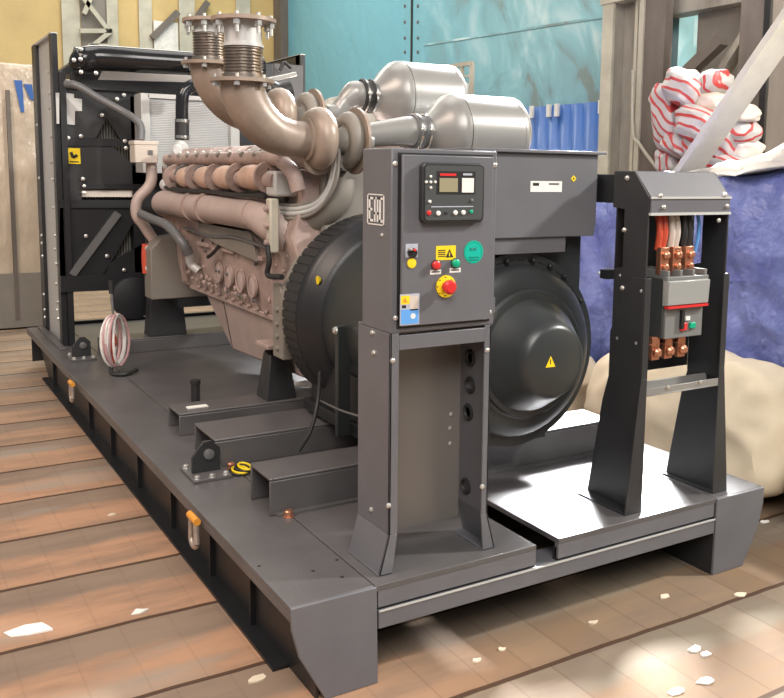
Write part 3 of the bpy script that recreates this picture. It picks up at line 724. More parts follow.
for (u, v) in ((470.5, 358), (470.5, 385), (468.5, 412), (466, 486)):
    p = at(u, v, x=x1 - .016)
    g_ = MB().lathe([(.03, 0), (.03, .004), (.022, .008), (.016, .002), (.015, 0)], p, (-1, 0, 0), 20).build('grommet', 'rubber', C)
# cable by the alternator
t = MB().tube([at(320, 372, x=1.62), at(318, 400, x=1.55), at(311, 430, x=1.5), at(299, 451, x=1.45)], .008, seg=8).build('loose_cable', 'rubber')
tag(t, 'thin black cable hanging from the alternator down to the near cross beam', 'cable')
t = MB().tube([at(319, 400, x=1.6), at(340, 410, x=1.45), at(362, 417, x=1.33)], .004, seg=6).build('sensor_lead', 'greyrub')
tag(t, 'thin grey lead running from the alternator to the cabinet leg', 'cable')

# ================================================================== ALTERNATOR
A = thing('alternator', 'black round alternator with grey terminal box and domed end cover', 'alternator', (2.04, 3.2, .445))
AX, AZ = 2.045, .925
MB().lathe([(.39, 0), (.39, .9)], (AX, 2.86, AZ), (0, 1, 0), 56).build('barrel', 'altern', A)
MB().lathe([(.375, 0), (.378, .01), (.378, .08), (.37, .12)], (AX, 2.745, AZ), (0, 1, 0), 56).build('end_ring', 'altern', A)
MB().lathe([(.360, 0), (.358, .012), (.335, .016), (.33, .045), (.315, .066), (.28, .084), (.248, .09)], (AX, 2.765, AZ), (0, -1, 0), 56).build('end_cover', 'altern', A)
MB().lathe([(.248, 0), (.248, .012), (.236, .018), (.232, .03)], (AX, 2.676, AZ), (0, -1, 0), 48).build('cover_ring', 'altern', A)
MB().lathe([(.226, 0), (.215, .012), (.150, .12), (.135, .145), (.118, .155), (.03, .158)], (AX, 2.66, AZ), (0, -1, 0), 48).build('bearing_cap', 'altern', A)
yt = 2.66 - .158
tt = tri(550.5, 362, .022, yt, 'yellow', A, 'warning_triangle', .0012)
p = at(550.5, 362.5, y=yt - .0013); MB().box(p.x - .002, p.x + .002, p.y - .0004, p.y, p.z - .006, p.z + .011).build('flash_mark', 'ink', tt)
for k in range(13):
    a_ = R_(40 + k * 8)
    p = V((AX + cos(a_) * .348, 2.750, AZ + sin(a_) * .348))
    tv = V((-sin(a_), 0, cos(a_)))
    MB().bar(p - tv * .018, p + tv * .018, .006, .012, up=(0, 1, 0)).build('vent_slot', 'ink', A)
bolts(A, [(AX + cos(R_(a_)) * .24, 2.69, AZ + sin(R_(a_)) * .24) for a_ in (45, 135, 225, 315, 0)], (0, -1, 0), .008, .01, 'black')
bolts(A, [(AX + cos(R_(a_)) * .35, 2.735, AZ + sin(R_(a_)) * .35) for a_ in (52, 66, 80, 100, 30)], (0, -1, 0), .009, .01, 'black')
p = at(518, 423, y=2.76); MB().box(p.x - .018, p.x + .018, 2.725, 2.74, p.z - .028, p.z + .028).build('drain_cover', 'ink', A)
# terminal box
a, b = at(598.5, 155, y=2.70), at(560, 237, y=2.70)
XR, ZT, ZB = a.x, a.z, b.z
tb = MB().prism([(1.80, ZB), (XR - .01, ZB), (XR, ZB + .05), (XR, ZT), (1.80, ZT)], 'y', 2.70, 3.35).build('terminal_box', 'grey', A, .004)
MB().box(1.79, XR + .03, 2.685, 3.37, ZT, ZT + .012).build('terminal_lid', 'grey', A, .002)
MB().box(1.70, XR - .14, 2.712, 2.74, 1.30, ZB).build('lower_panel', 'grey', A, .002)
MB().prism([(1.72, 1.0), (XR - .04, 1.0), (XR - .005, 1.15), (XR - .005, ZB), (1.72, ZB)], 'y', 2.78, 2.86).build('end_frame', 'altern', A, .003)
q = face(530.5, 181, 561.5, 192, 'name_plate', 'white', 2.70, .0015, A)
face(533, 182.8, 539, 185.8, 'plate_logo', 'ink', 2.6985, .0005, q); face(549, 183, 559, 185, 'plate_print', 'greyrub', 2.6985, .0005, q)
p = at(573.5, 178.6, y=2.70); q = MB().prism([(p.x - .013, p.z), (p.x, p.z - .013), (p.x + .013, p.z), (p.x, p.z + .013)], 'y', 2.6985, 2.70).build('yellow_badge', 'yellow', A)
MB().lathe([(.004, 0), (.004, .0006)], (p.x, 2.6985, p.z), (0, -1, 0), 10).build('badge_dot', 'ink', q)
# fan housing on the engine side
MB().lathe([(.39, 0), (.42, .02), (.43, .05), (.455, .07), (.47, .09), (.47, .26), (.455, .28)], (AX, 3.66, AZ), (0, 1, 0), 56).build('fan_housing', 'black', A)
for k in range(34):
    a_ = R_(92 + k * 5.4); c = V((AX + cos(a_) * .470, 0, AZ + sin(a_) * .467)); tv = V((-sin(a_), 0, cos(a_))) * .03
    MB().bar((c.x, 3.77, c.z), (c.x, 3.93, c.z), .006, .034, up=tuple(tv)).build('cooling_louvre', 'rubber', A)
for y in (3.12, 3.42): MB().box(AX - .43, AX - .37, y, y + .03, .47, .95).build('side_rib', 'altern', A, .004)
for y in (3.12, 3.42): bolts(A, [(AX - .432, y + .015, .93)], (-1, 0, 0), .014, .01)
for s_ in (-1, 1):
    xx = sorted((AX + s_ * .2, AX + s_ * .36))
    MB().box(xx[0], xx[1], 3.0, 3.95, .466, .52).build('mounting_foot', 'black', A, .004)
    MB().box(xx[0] + .02, xx[1] - .02, 3.1, 3.9, .52, .72).build('foot_web', 'black', A, .004)
MB().lathe([(.012, 0), (.02, .012)], at(320, 280, x=1.66), (-1, 0, 0), 10).build('grease_nipple', 'yellow', A)

# ================================================================== BREAKER STAND
S = thing('breaker_stand', 'tall dark steel stand with sloping roof holding the moulded case circuit breaker', 'stand', (2.62, 2.54, ZD))
YS = 2.43
pl = [(2.51, 1.612), (2.43, 1.520), (2.43, .80), (2.60, .80), (2.60, 1.24), (2.555, 1.25), (2.555, 1.47), (2.62, 1.475), (2.62, 1.612)]
MB().prism(pl, 'x', 2.395, 2.403).build('side_panel', 'dark', S, .001)
MB().prism(pl, 'x', 2.822, 2.830).build('side_panel', 'dark', S, .001)
m = MB(); m.hexa([(2.403, 2.51, 1.606), (2.822, 2.51, 1.606), (2.822, 2.43, 1.514), (2.403, 2.43, 1.514), (2.403, 2.512, 1.614), (2.822, 2.512, 1.614), (2.822, 2.425, 1.520), (2.403, 2.425, 1.520)])
m.box(2.403, 2.822, 2.51, 2.62, 1.606, 1.614); m.box(2.403, 2.822, 2.422, 2.43, 1.462, 1.520)
m.build('roof', 'grey', S)
MB().box(2.398, 2.827, 2.418, 2.424, 1.513, 1.521).build('roof_fold', 'lightgrey', S)
MB().box(2.398, 2.827, 2.418, 2.43, 1.452, 1.462).build('roof_lip', 'lightgrey', S)
bolts(S, [at(660.5, 195.5, y=2.42), at(663.5, 207, y=2.42), at(724.5, 195, y=2.42), at(727, 206, y=2.42), at(718.5, 220.5, y=2.43)], (0, -1, 0), .007, .006)
bolts(S, [at(627.5, 178, x=2.395), at(624.5, 230, x=2.395), at(622.5, 288, x=2.395), at(618.5, 338, x=2.395), at(637.5, 343, x=2.395), at(642.5, 291, x=2.395)], (-1, 0, 0), .008, .007)
MB().box(2.403, 2.822, 2.60, 2.608, .82, 1.60).build('back_panel', 'black', S)
MB().box(2.403, 2.80, 2.62, 3.05, 1.49, 1.60).build('cable_duct', 'black', S, .003)
MB().box(2.36, 2.403, 2.72, 3.05, 1.49, 1.60).build('duct_collar', 'black', S)
MB().tube([at(622, 275, x=2.40), at(612, 277, x=2.42), at(600, 273, x=2.5)], .008, seg=8).build('clip_wire', 'lightgrey', S)
MB().box(2.36, 2.55, 2.60, 2.64, 1.20, 1.235).build('strap', 'black', S)
def splay_leg(xo, inn, name='leg'):
    mb = MB(); t_ = .008
    P = [(2.428, 1.22), (2.428, .40), (2.42, .326), (2.70, .326), (2.63, .72), (2.60, .82), (2.60, 1.0), (2.50, 1.22)]
    a_, b_ = sorted((xo, xo + inn * t_)); mb.prism(P, 'x', a_, b_)
    fl = .055 if inn > 0 else .0
    def hx(xa, xb, za, xc, xd, zb_):
        mb.hexa([(xa, 2.42, za), (xb, 2.42, za), (xb, 2.428, za), (xa, 2.428, za), (xc, 2.42, zb_), (xd, 2.42, zb_), (xd, 2.428, zb_), (xc, 2.428, zb_)])
    w0 = .03
    hx(xo, xo + inn * w0, .84, xo, xo + inn * w0, 1.22)
    hx(xo - inn * .055, xo + inn * .03, .326, xo, xo + inn * w0, .84)
    q = sorted((xo - inn * .055, xo + inn * .03)); mb.box(q[0], q[1], 2.42, 2.70, .32, .327)
    return mb.build(name, 'dark', S, .001)
splay_leg(2.387, 1); splay_leg(2.84, -1)
m = MB(); m.box(2.395, 2.83, 2.422, 2.43, .775, .800); m.box(2.395, 2.83, 2.50, 2.508, .775, .805); m.box(2.395, 2.83, 2.422, 2.508, .770, .775); m.build('cross_rail', 'filter', S, .001)
bolts(S, [at(668, 387, y=2.42), at(700, 382, y=2.42)], (0, -1, 0), .006, .005)
# circuit breaker
Q = thing('circuit_breaker', 'grey moulded case circuit breaker with smoked cover bolted in the stand', 'circuit breaker', (2.60, 2.5, .98))
a, b = at(666, 290, y=2.42), at(706, 332, y=2.42)
bx0, bx1, bz0, bz1 = 2.49, 2.70, .985, 1.215
MB().box(bx0, bx1, 2.43, 2.60, bz0, bz1 + .0).build('body', 'breakerdk', Q, .004)
MB().box(bx0 + .005, bx1 - .005, 2.418, 2.43, bz0, 1.10).build('lower_face', 'breaker', Q, .002)
MB().prism([(2.40, 1.115), (2.395, 1.205), (2.43, 1.215), (2.43, 1.11)], 'x', bx0 - .004, bx1 + .004).build('clear_cover', 'clear', Q, .002)
MB().box(bx0 - .002, bx1 + .002, 2.397, 2.42, 1.103, 1.112).build('red_stripe', 'red', Q)
m = MB()
for k in range(4): m.box(bx0 + k * .066, bx0 + .012 + k * .066, 2.41, 2.58, 1.212, 1.245)
m.box(bx0 - .005, bx1 + .005, 2.405, 2.425, 1.208, 1.222); m.build('terminal_barriers', 'breaker', Q, .002)
MB().box(2.57, 2.585, 2.405, 2.418, 1.02, 1.09).build('handle_slot', 'ink', Q)
MB().box(2.572, 2.605, 2.408, 2.418, 1.012, 1.042).build('red_button', 'red', Q, .002)
MB().box(2.622, 2.652, 2.408, 2.418, 1.018, 1.040).build('green_button', 'green', Q, .002)
MB().box(2.60, 2.622, 2.412, 2.418, 1.05, 1.065).build('white_mark', 'white', Q)
for i, (u, cm, lab) in enumerate(((663, 'redw', 'red'), (675.5, 'cream', 'white'), (688, 'rubber', 'black'))):
    p = at(u, 258 - i * 2, y=2.46)
    m = MB(); m.box(p.x - .022, p.x + .022, 2.45, 2.475, 1.225, 1.33); m.lathe([(.017, 0), (.017, .012), (.009, .02)], (p.x, 2.45, 1.30), (0, -1, 0), 12)
    m.lathe([(.014, 0), (.014, .012), (.008, .016)], (p.x, 2.45, 1.255), (0, -1, 0), 12)
    m.build('busbar', 'copper', Q, .002)
    for dx in (-.012, .012):
        MB().tube([(p.x + dx, 2.48, 1.32), (p.x + dx * 1.2, 2.47, 1.40), (p.x + dx, 2.50, 1.50)], .013, seg=10).build('cable', cm, Q)
p = at(698, 230, y=2.48)
MB().tube([(p.x, 2.49, 1.30), (p.x + .005, 2.48, 1.40), (p.x, 2.5, 1.5)], .007, seg=8).build('blue_cable', 'blue_st', Q)
for i, u in enumerate((654, 667, 680)):
    p = at(u, 349 - i * 3, y=2.46)
    m = MB(); m.box(p.x - .02, p.x + .02, 2.45, 2.47, .90, .99); m.lathe([(.02, 0), (.02, .012), (.011, .022)], (p.x, 2.45, .93), (0, -1, 0), 12)
    m.box(p.x - .024, p.x + .024, 2.455, 2.52, .955, .962)
    m.build('busbar', 'copper', Q, .002)

# ================================================================== AIR FILTERS
def air_filter(y, x_in, z_in, cx0, cz, r, L, label, rin):
    t = thing('air_filter', label, 'air filter', (cx0 + L / 2, y, cz - r))
    o = (cx0, y, cz)
    MB().lathe([(r * .38, -.13), (r * .42, -.115), (r * .75, -.06), (r * .97, -.01), (r, .01), (r, .03)], o, (1, 0, 0), 48).build('inlet_cone', 'filter', t)
    MB().lathe([(r * 1.0, .03), (r * 1.012, .032), (r * 1.012, .05), (r, .052), (r, L - .05), (r * 1.01, L - .048), (r * 1.01, L - .03), (r * .98, L - .02), (r * .9, L), (r * .5, L + .01)], o, (1, 0, 0), 48).build('canister', 'filter', t)
    MB().ring((cx0 + .028, y, cz), (1, 0, 0), r * .98, r * 1.006, .004).build('seam', 'black', t)
    xb = cx0 - .13
    m = MB(); m.lathe([(r * .42, -.0), (r * .44, -.01), (r * .40, -.02), (r * .40, -.05), (r * .44, -.06), (r * .42, -.075)], (xb, y, cz), (1, 0, 0), 32)
    m.build('rubber_coupling', 'rubber' if z_in < cz - .05 else 'greyrub', t)
    for dx in (-.015, -.065):
        cl = MB().ring((xb + dx, y, cz), (1, 0, 0), r * .43, r * .46, .012, 32).build('hose_clamp', 'steel', t)
        bolts(cl, [(xb + dx + .006, y - r * .46, cz + .01)], (0, -1, 0), .009, .012)
    xe = xb - .07
    MB().tube([(x_in, y, z_in), (x_in + .06, y, z_in + (cz - z_in) * .1), (x_in + (xe - x_in) * .5, y, z_in + (cz - z_in) * .55), (xe - .04, y, cz), (xe, y, cz)], rin,
              rs=[rin * .9, rin * .95, rin * 1.05, r * .37, r * .38], seg=28).build('intake_pipe', 'filter', t)
    return t
air_filter(3.9, 1.955, 1.765, 2.44, 1.79, .195, .40, 'near pale grey air filter canister standing above the cabinet and terminal box', .06)
air_filter(4.5, 2.06, 1.90, 2.46, 2.0, .20, .38, 'far pale grey air filter canister behind and above the near one', .045)
t = thing('filter_bracket', 'steel cradle carrying the two air filters above the alternator', 'bracket', (2.6, 3.7, 1.4))
for (y, z) in ((3.9, 1.79), (4.5, 2.0)):
    m = MB(); m.box(2.60, 2.64, y - .17, y + .17, z - .32, z - .19); m.box(2.85, 2.89, y - .17, y + .17, z - .32, z - .19); m.build('saddle', 'dark', t)
m = MB(); m.box(2.57, 2.92, 3.7, 4.75, 1.44, 1.47)
for x in (2.6, 2.86):
    for y in (3.75, 4.65): m.box(x, x + .04, y, y + .04, .32, 1.44)
    m.box(x, x + .04, 4.33, 4.37, 1.47, 1.8)
m.build('frame', 'dark', t)
b_ = at(344, 95, y=4.0)

# ================================================================== TURBOCHARGERS
def turbo(dx, y, dz, label, st=0):
    ox, oz = dx, dz
    t = thing('turbocharger', label, 'turbocharger', (1.8 + ox, y, 1.55 + oz), 'turbochargers with upswept exhaust elbows')
    P = lambda x, z: (x + ox, y, z + oz)
    # scroll housings: fat rings about the x axis
    def scroll(xc, R, r, m_, name, ww=1.0):
        pts = []; rs = []
        for k in range(25):
            a_ = R_(-90) + 2 * pi * k / 24
            pts.append((xc + ox, y + cos(a_) * R, 1.735 + oz + sin(a_) * R)); rs.append(r * (1.12 - .35 * k / 24))
        mb = MB(); mb.tube(pts, r, rs=rs, seg=16, sub=2, sq=(1, 1)); mb.lathe([(R * .9, -r * .7), (R * 1.0, 0), (R * .9, r * .7)], (xc + ox, y, 1.735 + oz), (1, 0, 0), 32)
        return mb.build(name, m_, t)
    th = scroll(1.745, .088, .066, 'elbow', 'turbine_housing')
    MB().lathe([(.09, 0), (.098, .004), (.098, .022), (.088, .03)], P(1.675, 1.735), (1, 0, 0), 32).build('inlet_flange', 'elbow', t)
    MB().lathe([(.07, 0), (.06, .03), (.06, .06), (.08, .09)], P(1.80, 1.735), (1, 0, 0), 32).build('bearing_housing', 'olive', t)
    ch = scroll(1.895, .098, .04, 'olive', 'compressor_housing')
    MB().ring(P(1.925, 1.735), (1, 0, 0), .112, .155, .014, 48).build('v_band', 'elbow', t)
    MB().lathe([(.12, 0), (.10, .012), (.062, .03), (.058, .07)], P(1.935, 1.735), (1, 0, 0), 32).build('inlet_cover', 'filter', t)
    # elbow
    pts = [P(1.68, 1.735), P(1.60, 1.738), P(1.515, 1.765), P(1.44, 1.83), P(1.395, 1.91), P(1.383, 1.985)]
    MB().tube(pts, .09, rs=[.080, .084, .09, .094, .096, .097], seg=32, sub=8).build('exhaust_elbow', 'elbow', t)
    MB().lathe([(.105, 0), (.137, .0), (.137, .016), (.1, .018)], P(1.385, 1.968), (0, 0, 1), 40).build('lower_flange', 'elbow', t)
    prof = []
    for k in range(9):
        z = k * .0135; prof += [(.078, z), (.086, z + .004), (.086, z + .008), (.078, z + .0115)]
    MB().lathe(prof, P(1.39, 2.0), (0, 0, 1), 40).build('bellows', 'bellow', t)
    MB().lathe([(.092, 0), (.092, .018), (.084, .02)], P(1.39, 1.985), (0, 0, 1), 36).build('bellows_collar', 'bellow', t)
    MB().lathe([(.088, 0), (.088, .012), (.080, .014), (.080, .105 - st), (.09, .107 - st)], P(1.39, 2.12), (0, 0, 1), 36).build('pipe_stub', 'lightgrey', t)
    MB().lathe([(.07, 0), (.138, 0), (.138, .016), (.07, .016)], P(1.395, 2.225 - st), (0, 0, 1), 44).build('top_flange', 'elbow', t)
    for k in range(8):
        a_ = 2 * pi * k / 8 + .2; c = V(P(1.395 + cos(a_) * .118, 2.18 - st)); c.y = y + sin(a_) * .118
        m = MB(); m.cyl(c + V((0, 0, -.01)), c + V((0, 0, .075)), .009, seg=10); m.lathe([(.016, 0), (.016, .02)], c + V((0, 0, .022)), (0, 0, 1), 6)
        m.build('flange_bolt', 'zinc', t)
    for k in range(6):
        a_ = 2 * pi * k / 6; c = V(P(1.385 + cos(a_) * .118, 1.95)); c.y = y + sin(a_) * .118
        m = MB(); m.cyl(c, c + V((0, 0, .05)), .008, seg=8); m.lathe([(.014, 0), (.014, .014)], c, (0, 0, 1), 6); m.build('flange_bolt', 'zinc', t)
    return t
turbo(0, 3.9, 0, 'near turbocharger whose exhaust elbow and bellows rise furthest right')
turbo(.05, 4.5, .13, 'far turbocharger with its exhaust elbow and bellows behind the near one', .055)

# ================================================================== ENGINE
E_ = thing('diesel_engine', 'pinkish brown primed diesel engine block with manifolds and side pipe', 'engine', (2.04, 5.0, .43))
def mir(p): return [(4.08 - x, z) for x, z in reversed(p)]
L_ = [(1.735, .82), (1.70, .98), (1.69, 1.18), (1.66, 1.28), (1.72, 1.46), (1.70, 1.60)]
MB().prism(L_ + mir(L_), 'y', 4.02, 6.1).build('cylinder_block', 'engine', E_, .012)
m = MB()
def sec(y, zt, zb_, xt, xb_): return [(xt, y, zt), (4.08 - xt, y, zt), (4.08 - xb_, y, zb_), (xb_, y, zb_)]
s0, s1 = sec(4.2, .83, .545, 1.74, 1.80), sec(5.3, .83, .50, 1.74, 1.80)
m._add(s0 + s1, [(0, 1, 2, 3), (7, 6, 5, 4), (0, 4, 5, 1), (1, 5, 6, 2), (2, 6, 7, 3), (3, 7, 4, 0)])
s0, s1 = s1, sec(5.65, .83, .74, 1.74, 1.78)
m._add(s0 + s1, [(7, 6, 5, 4), (0, 4, 5, 1), (1, 5, 6, 2), (2, 6, 7, 3), (3, 7, 4, 0)])
m.build('oil_pan', 'engine2', E_, .015)
MB().box(1.72, 2.36, 4.15, 5.9, .815, .84).build('pan_flange', 'engine', E_, .003)
bolts(E_, [(1.72, 4.25 + k * .13, .85) for k in range(12)], (-1, 0, 0), .011, .012, 'engine')
MB().prism([(4.03, .69), (4.03, 1.0), (4.07, 1.05), (4.16, 1.05), (4.16, .69)], 'x', 1.615, 1.76).build('flywheel_housing', 'olive', E_, .006)
bolts(E_, [(1.615, 4.09, z) for z in (.74, .80, .86, .93)], (-1, 0, 0), .012, .01, 'olive')
MB().lathe([(.42, 0), (.44, .02), (.44, .10)], (AX, 3.94, AZ), (0, 1, 0), 48).build('bell_housing', 'olive', E_)
# mounts and stands
def stand(x0_, x1_, y0_, y1_, z0_, z1_, sp=.04):
    return MB().hexa([(x0_ - sp, y0_ - sp, z0_), (x1_ + sp, y0_ - sp, z0_), (x1_ + sp, y1_ + sp, z0_), (x0_ - sp, y1_ + sp, z0_), (x0_, y0_, z1_), (x1_, y0_, z1_), (x1_, y1_, z1_), (x0_, y1_, z1_)]).build('engine_stand', 'dark', E_, .004)
for g in (lambda x: x, lambda x: 4.08 - x):
    a_, b_ = sorted((g(1.66), g(1.76)))
    stand(a_, b_, 4.31, 4.41, .43, .66, .03)
    MB().lathe([(.05, 0), (.06, .01), (.04, .025), (.055, .04), (.055, .05)], ((a_ + b_) / 2, 4.36, .66), (0, 0, 1), 20).build('rubber_mount', 'rubber', E_)
    MB().box(a_ - .04, b_ + .04, 4.25, 4.42, .70, .725).build('mount_arm', 'engine', E_, .005)
    a_, b_ = sorted((g(1.60), g(1.82)))
    stand(a_, b_, 6.42, 6.54, .42, .70, .02)
# front guard
P_ = [(1.53, .72), (1.53, 1.06), (1.60, 1.13), (1.72, 1.15), (1.95, 1.10), (1.95, .72)]
MB().prism(P_, 'y', 6.12, 6.30).build('front_guard', 'olive', E_, .008)
MB().box(1.70, 1.95, 6.1, 6.5, .66, .72).build('front_mount', 'black', E_)
# four oval inspection covers
for (u, v) in ((219.5, 272), (230, 276), (241.5, 281), (253.5, 286)):
    p = at(u, v, x=1.695)
    MB().lathe([(.05, 0), (.05, .008), (.047, .010)], p, (-1, 0, 0), 28, sq=(1, 1.25)).build('side_cover', 'engine2', E_)
    MB().ring(p, (-1, 0, 0), .056, .066, .014, 28).build('cover_rim', 'engine', E_)
# boss clutter on the block side
for i in range(60):
    y = random.uniform(4.15, 5.95); z = random.choice([.9, .93, 1.12, 1.18, 1.22, 1.25]); q_ = random.uniform(.5, .9)
    MB().lathe([(.02 * q_, 0), (.02 * q_, .010), (.012 * q_, .014)], (1.70, y, z), (-1, 0, 0), 10).build('boss', random.choice(['engine', 'engine2']), E_)
for y in (4.3, 5.9): MB().bar((1.69, y, .86), (1.68, y + .05, 1.26), .03, .03, up=(1, 0, 0)).build('block_rib', 'engine', E_, .004)
# long side pipe
MB().tube([(1.74, 6.25, 1.31), (1.66, 6.22, 1.345), (1.63, 6.12, 1.365), (1.63, 5.9, 1.37), (1.63, 4.4, 1.37)], .08, rs=[.07, .078, .08, .08, .08], seg=28).build('charge_air_pipe', 'engine2', E_)
MB().tube([(1.64, 4.5, 1.37), (1.645, 4.36, 1.36), (1.67, 4.25, 1.33), (1.74, 4.18, 1.28)], .09, rs=[.081, .088, .098, .1], seg=24).build('pipe_bell', 'engine2', E_)
for y in (5.15, 5.42):
    MB().ring((1.63, y, 1.37), (0, 1, 0), .078, .092, .03).build('pipe_clamp', 'engine', E_)
MB().prism([(4.6, 1.32), (5.5, 1.32), (5.5, 1.20), (5.15, 1.16), (4.5, 1.12)], 'x', 1.66, 1.70).build('pipe_bracket', 'olive', E_, .005)
MB().box(1.60, 1.72, 4.08, 4.2, 1.47, 1.59).build('corner_casting', 'lightgrey', E_, .012)
MB().box(1.585, 1.63, 4.10, 4.16, 1.20, 1.46).build('end_bracket', 'cream_steel', E_, .008)
bolts(E_, [(1.585, 4.13, z) for z in (1.25, 1.33, 1.41)], (-1, 0, 0), .014, .016, 'engine')
# exhaust manifold
for (u, w) in ((188, .10), (208, .13), (228, .14), (254, .13)):
    p = at(u, 177.5, x=1.62)
    MB().lathe([(.045, -w), (.062, -w * .7), (.066, 0), (.06, w * .6), (.045, w)], p, (0, 1, 0), 24).build('manifold_section', 'bulb', E_)
for u in (176, 198, 218, 240, 269):
    p = at(u, 177.5, x=1.63); m = MB()
    m.ring(p - V((0, .012, 0)), (0, 1, 0), .045, .078, .024, 24); m.box(p.x, 1.72, p.y - .02, p.y + .02, p.z - .05, p.z + .05); m.build('manifold_clamp', 'engine', E_)
MB().cyl((1.63, 4.1, 1.545), (1.63, 5.9, 1.545), .044, seg=20).build('manifold_core', 'engine', E_)
# rail and rocker covers
MB().tube([(1.70, 6.2, 1.60), (1.655, 6.08, 1.645), (1.65, 5.9, 1.65), (1.65, 4.25, 1.65), (1.65, 4.1, 1.63), (1.66, 4.0, 1.58), (1.68, 3.98, 1.50)], .036, seg=16).build('coolant_rail', 'engine', E_)
for k in range(6):
    y = 4.15 + k * .32
    MB().prism([(1.68, 1.60), (1.68, 1.665), (1.74, 1.72), (1.98, 1.74), (1.98, 1.60)], 'y', y, y + .29).build('rocker_cover', 'engine', E_, .012)
    MB().prism([(2.10, 1.60), (2.10, 1.74), (2.34, 1.72), (2.40, 1.665), (2.40, 1.60)], 'y', y, y + .29).build('rocker_cover', 'engine', E_, .012)
    bolts(E_, [(1.70, y + .06, 1.685), (1.70, y + .22, 1.685)], (-.6, 0, 1), .012, .012)
MB().box(1.98, 2.10, 4.1, 6.0, 1.55, 1.68).build('valley_cover', 'olive', E_, .01)
for k in range(9):
    y = 4.3 + k * .19
    MB().tube([(1.66, y, 1.615), (1.60, y + .02, 1.60), (1.575, y + .03, 1.55)], .010, seg=6, sub=3).build('drain_line', 'greyrub' if k % 2 else 'engine', E_)
    MB().lathe([(.016, 0), (.016, .016), (.008, .022)], (1.625, y + .09, 1.665), (-.7, 0, .7), 6).build('rail_bolt', 'olive', E_)
MB().tube([(1.60, 4.2, 1.47), (1.585, 4.6, 1.462), (1.60, 5.1, 1.468), (1.585, 5.6, 1.462), (1.62, 6.05, 1.47)], .012, seg=8).build('wiring_loom', 'rubber', E_)
MB().tube([(1.66, 4.25, 1.20), (1.655, 4.8, 1.225), (1.66, 5.3, 1.20), (1.66, 5.8, 1.22)], .009, seg=8).build('wiring_loom', 'greyrub', E_)
for i in range(30):
    MB().lathe([(.010, 0), (.010, .012)], (1.688, random.uniform(4.15, 5.9), random.choice([.90, 1.0, 1.1, 1.16, 1.2])), (-1, 0, 0), 6).build('block_bolt', random.choice(['greyrub', 'olive', 'engine']), E_)
for y in (4.45, 4.9, 5.35, 5.8):
    MB().box(1.672, 1.70, y, y + .22, 1.125, 1.15).build('block_lip', 'engine', E_, .004)
MB().box(1.66, 1.71, 4.12, 5.95, 1.265, 1.285).build('block_ledge', 'engine', E_, .004)
MB().box(1.695, 1.71, 4.2, 5.9, 1.44, 1.50).build('shadow_gap_plate', 'greyrub', E_)  # dark plate standing in for the shade between pipe and manifold
# steel fuel lines by the turbo
for k, (r_, off) in enumerate(((.013, 0), (.013, 5), (.010, 10), (.009, -4))):
    pts = [at(274, 207 + off, x=1.66), at(297, 209 + off * .9, x=1.70), at(318, 202 + off * .8, x=1.76), at(330 + off * .3, 185 + off * .3, x=1.80), at(334 + off * .5, 160, x=1.82), at(331 + off * .5, 135, x=1.83)]
    MB().tube(pts, r_, seg=10).build('fuel_line', 'lightgrey' if k < 2 else 'olive', E_)
MB().tube([at(345, 178, x=1.90), at(340, 198, x=1.88), at(322, 212, x=1.82), at(298, 224, x=1.76), at(272, 232, x=1.72)], .075, rs=[.045, .06, .08, .09, .09], seg=24).build('charge_elbow', 'olive', E_)
MB().box(1.80, 2.28, 3.98, 4.1, 1.25, 1.6).build('rear_casting', 'olive', E_, .015)
MB().tube([at(268, 245, x=1.58), at(269, 262, x=1.58), at(268, 275, x=1.58), at(282, 277, x=1.6)], .014, seg=10).build('breather_hose', 'rubber', E_)
MB().tube([at(246, 228, x=1.62), at(255, 236, x=1.62), at(266, 245, x=1.6)], .008, seg=8).build('thin_line', 'rubber', E_)
MB().tube([at(219, 246, x=1.66), at(213, 253, x=1.64), at(208, 257, x=1.66)], .011, seg=8).build('short_hose', 'rubber', E_)
# front hoses and header box
MB().tube([(1.60, 6.32, 1.62), (1.595, 6.3, 1.52), (1.57, 6.3, 1.46), (1.50, 6.3, 1.38), (1.49, 6.3, 1.28), (1.54, 6.3, 1.2), (1.60, 6.3, 1.1)], .036, seg=14).build('coolant_hose', 'engine2', E_)
MB().tube([at(141, 214, x=1.50), at(152, 219, x=1.52), at(168, 226, x=1.54), at(182, 242, x=1.58), at(189, 254, x=1.62)], .030, seg=14).build('oil_hose', 'greyrub', E_)
MB().tube([at(189, 253, x=1.62), at(191, 264, x=1.64), at(199, 271, x=1.68)], .026, seg=12).build('hose_end', 'lightgrey', E_)
hb = MB().box(1.47, 1.62, 6.22, 6.36, 1.625, 1.755).build('header_box', 'cream', E_, .006)
MB().box(1.465, 1.625, 6.215, 6.365, 1.745, 1.77).build('box_lid', 'cream', hb, .003)
MB().box(1.555, 1.585, 6.212, 6.22, 1.68, 1.71).build('box_vent', 'greyrub', hb)
for (x, y, z, r_) in ((1.68, 6.15, 1.62, .05), (1.72, 6.1, 1.70, .045), (1.77, 6.2, 1.72, .05), (1.70, 6.2, 1.52, .045), (1.65, 6.15, 1.48, .04)):
    MB().lathe([(r_, 0), (r_, .06), (r_ * .6, .08)], (x, y, z), (-.3, -1, .1), 16).build('thermostat_part', 'lightgrey', E_)
MB().box(1.66, 2.3, 6.05, 6.3, 1.2, 1.62).build('front_casting', 'engine', E_, .02)
m = MB(); p = at(147, 246, y=6.25)
MB().tube([at(146.5, 226, y=6.3), at(147, 243, y=6.3), at(146.5, 262, y=6.3), at(147, 292, y=6.3)], .012, seg=8).build('wiring_loom', 'rubber', E_)
MB().tube([at(146.5, 244, y=6.27), at(146, 258, y=6.27), at(147, 273, y=6.27)], .030, seg=10).build('red_sleeve', 'redw', E_)
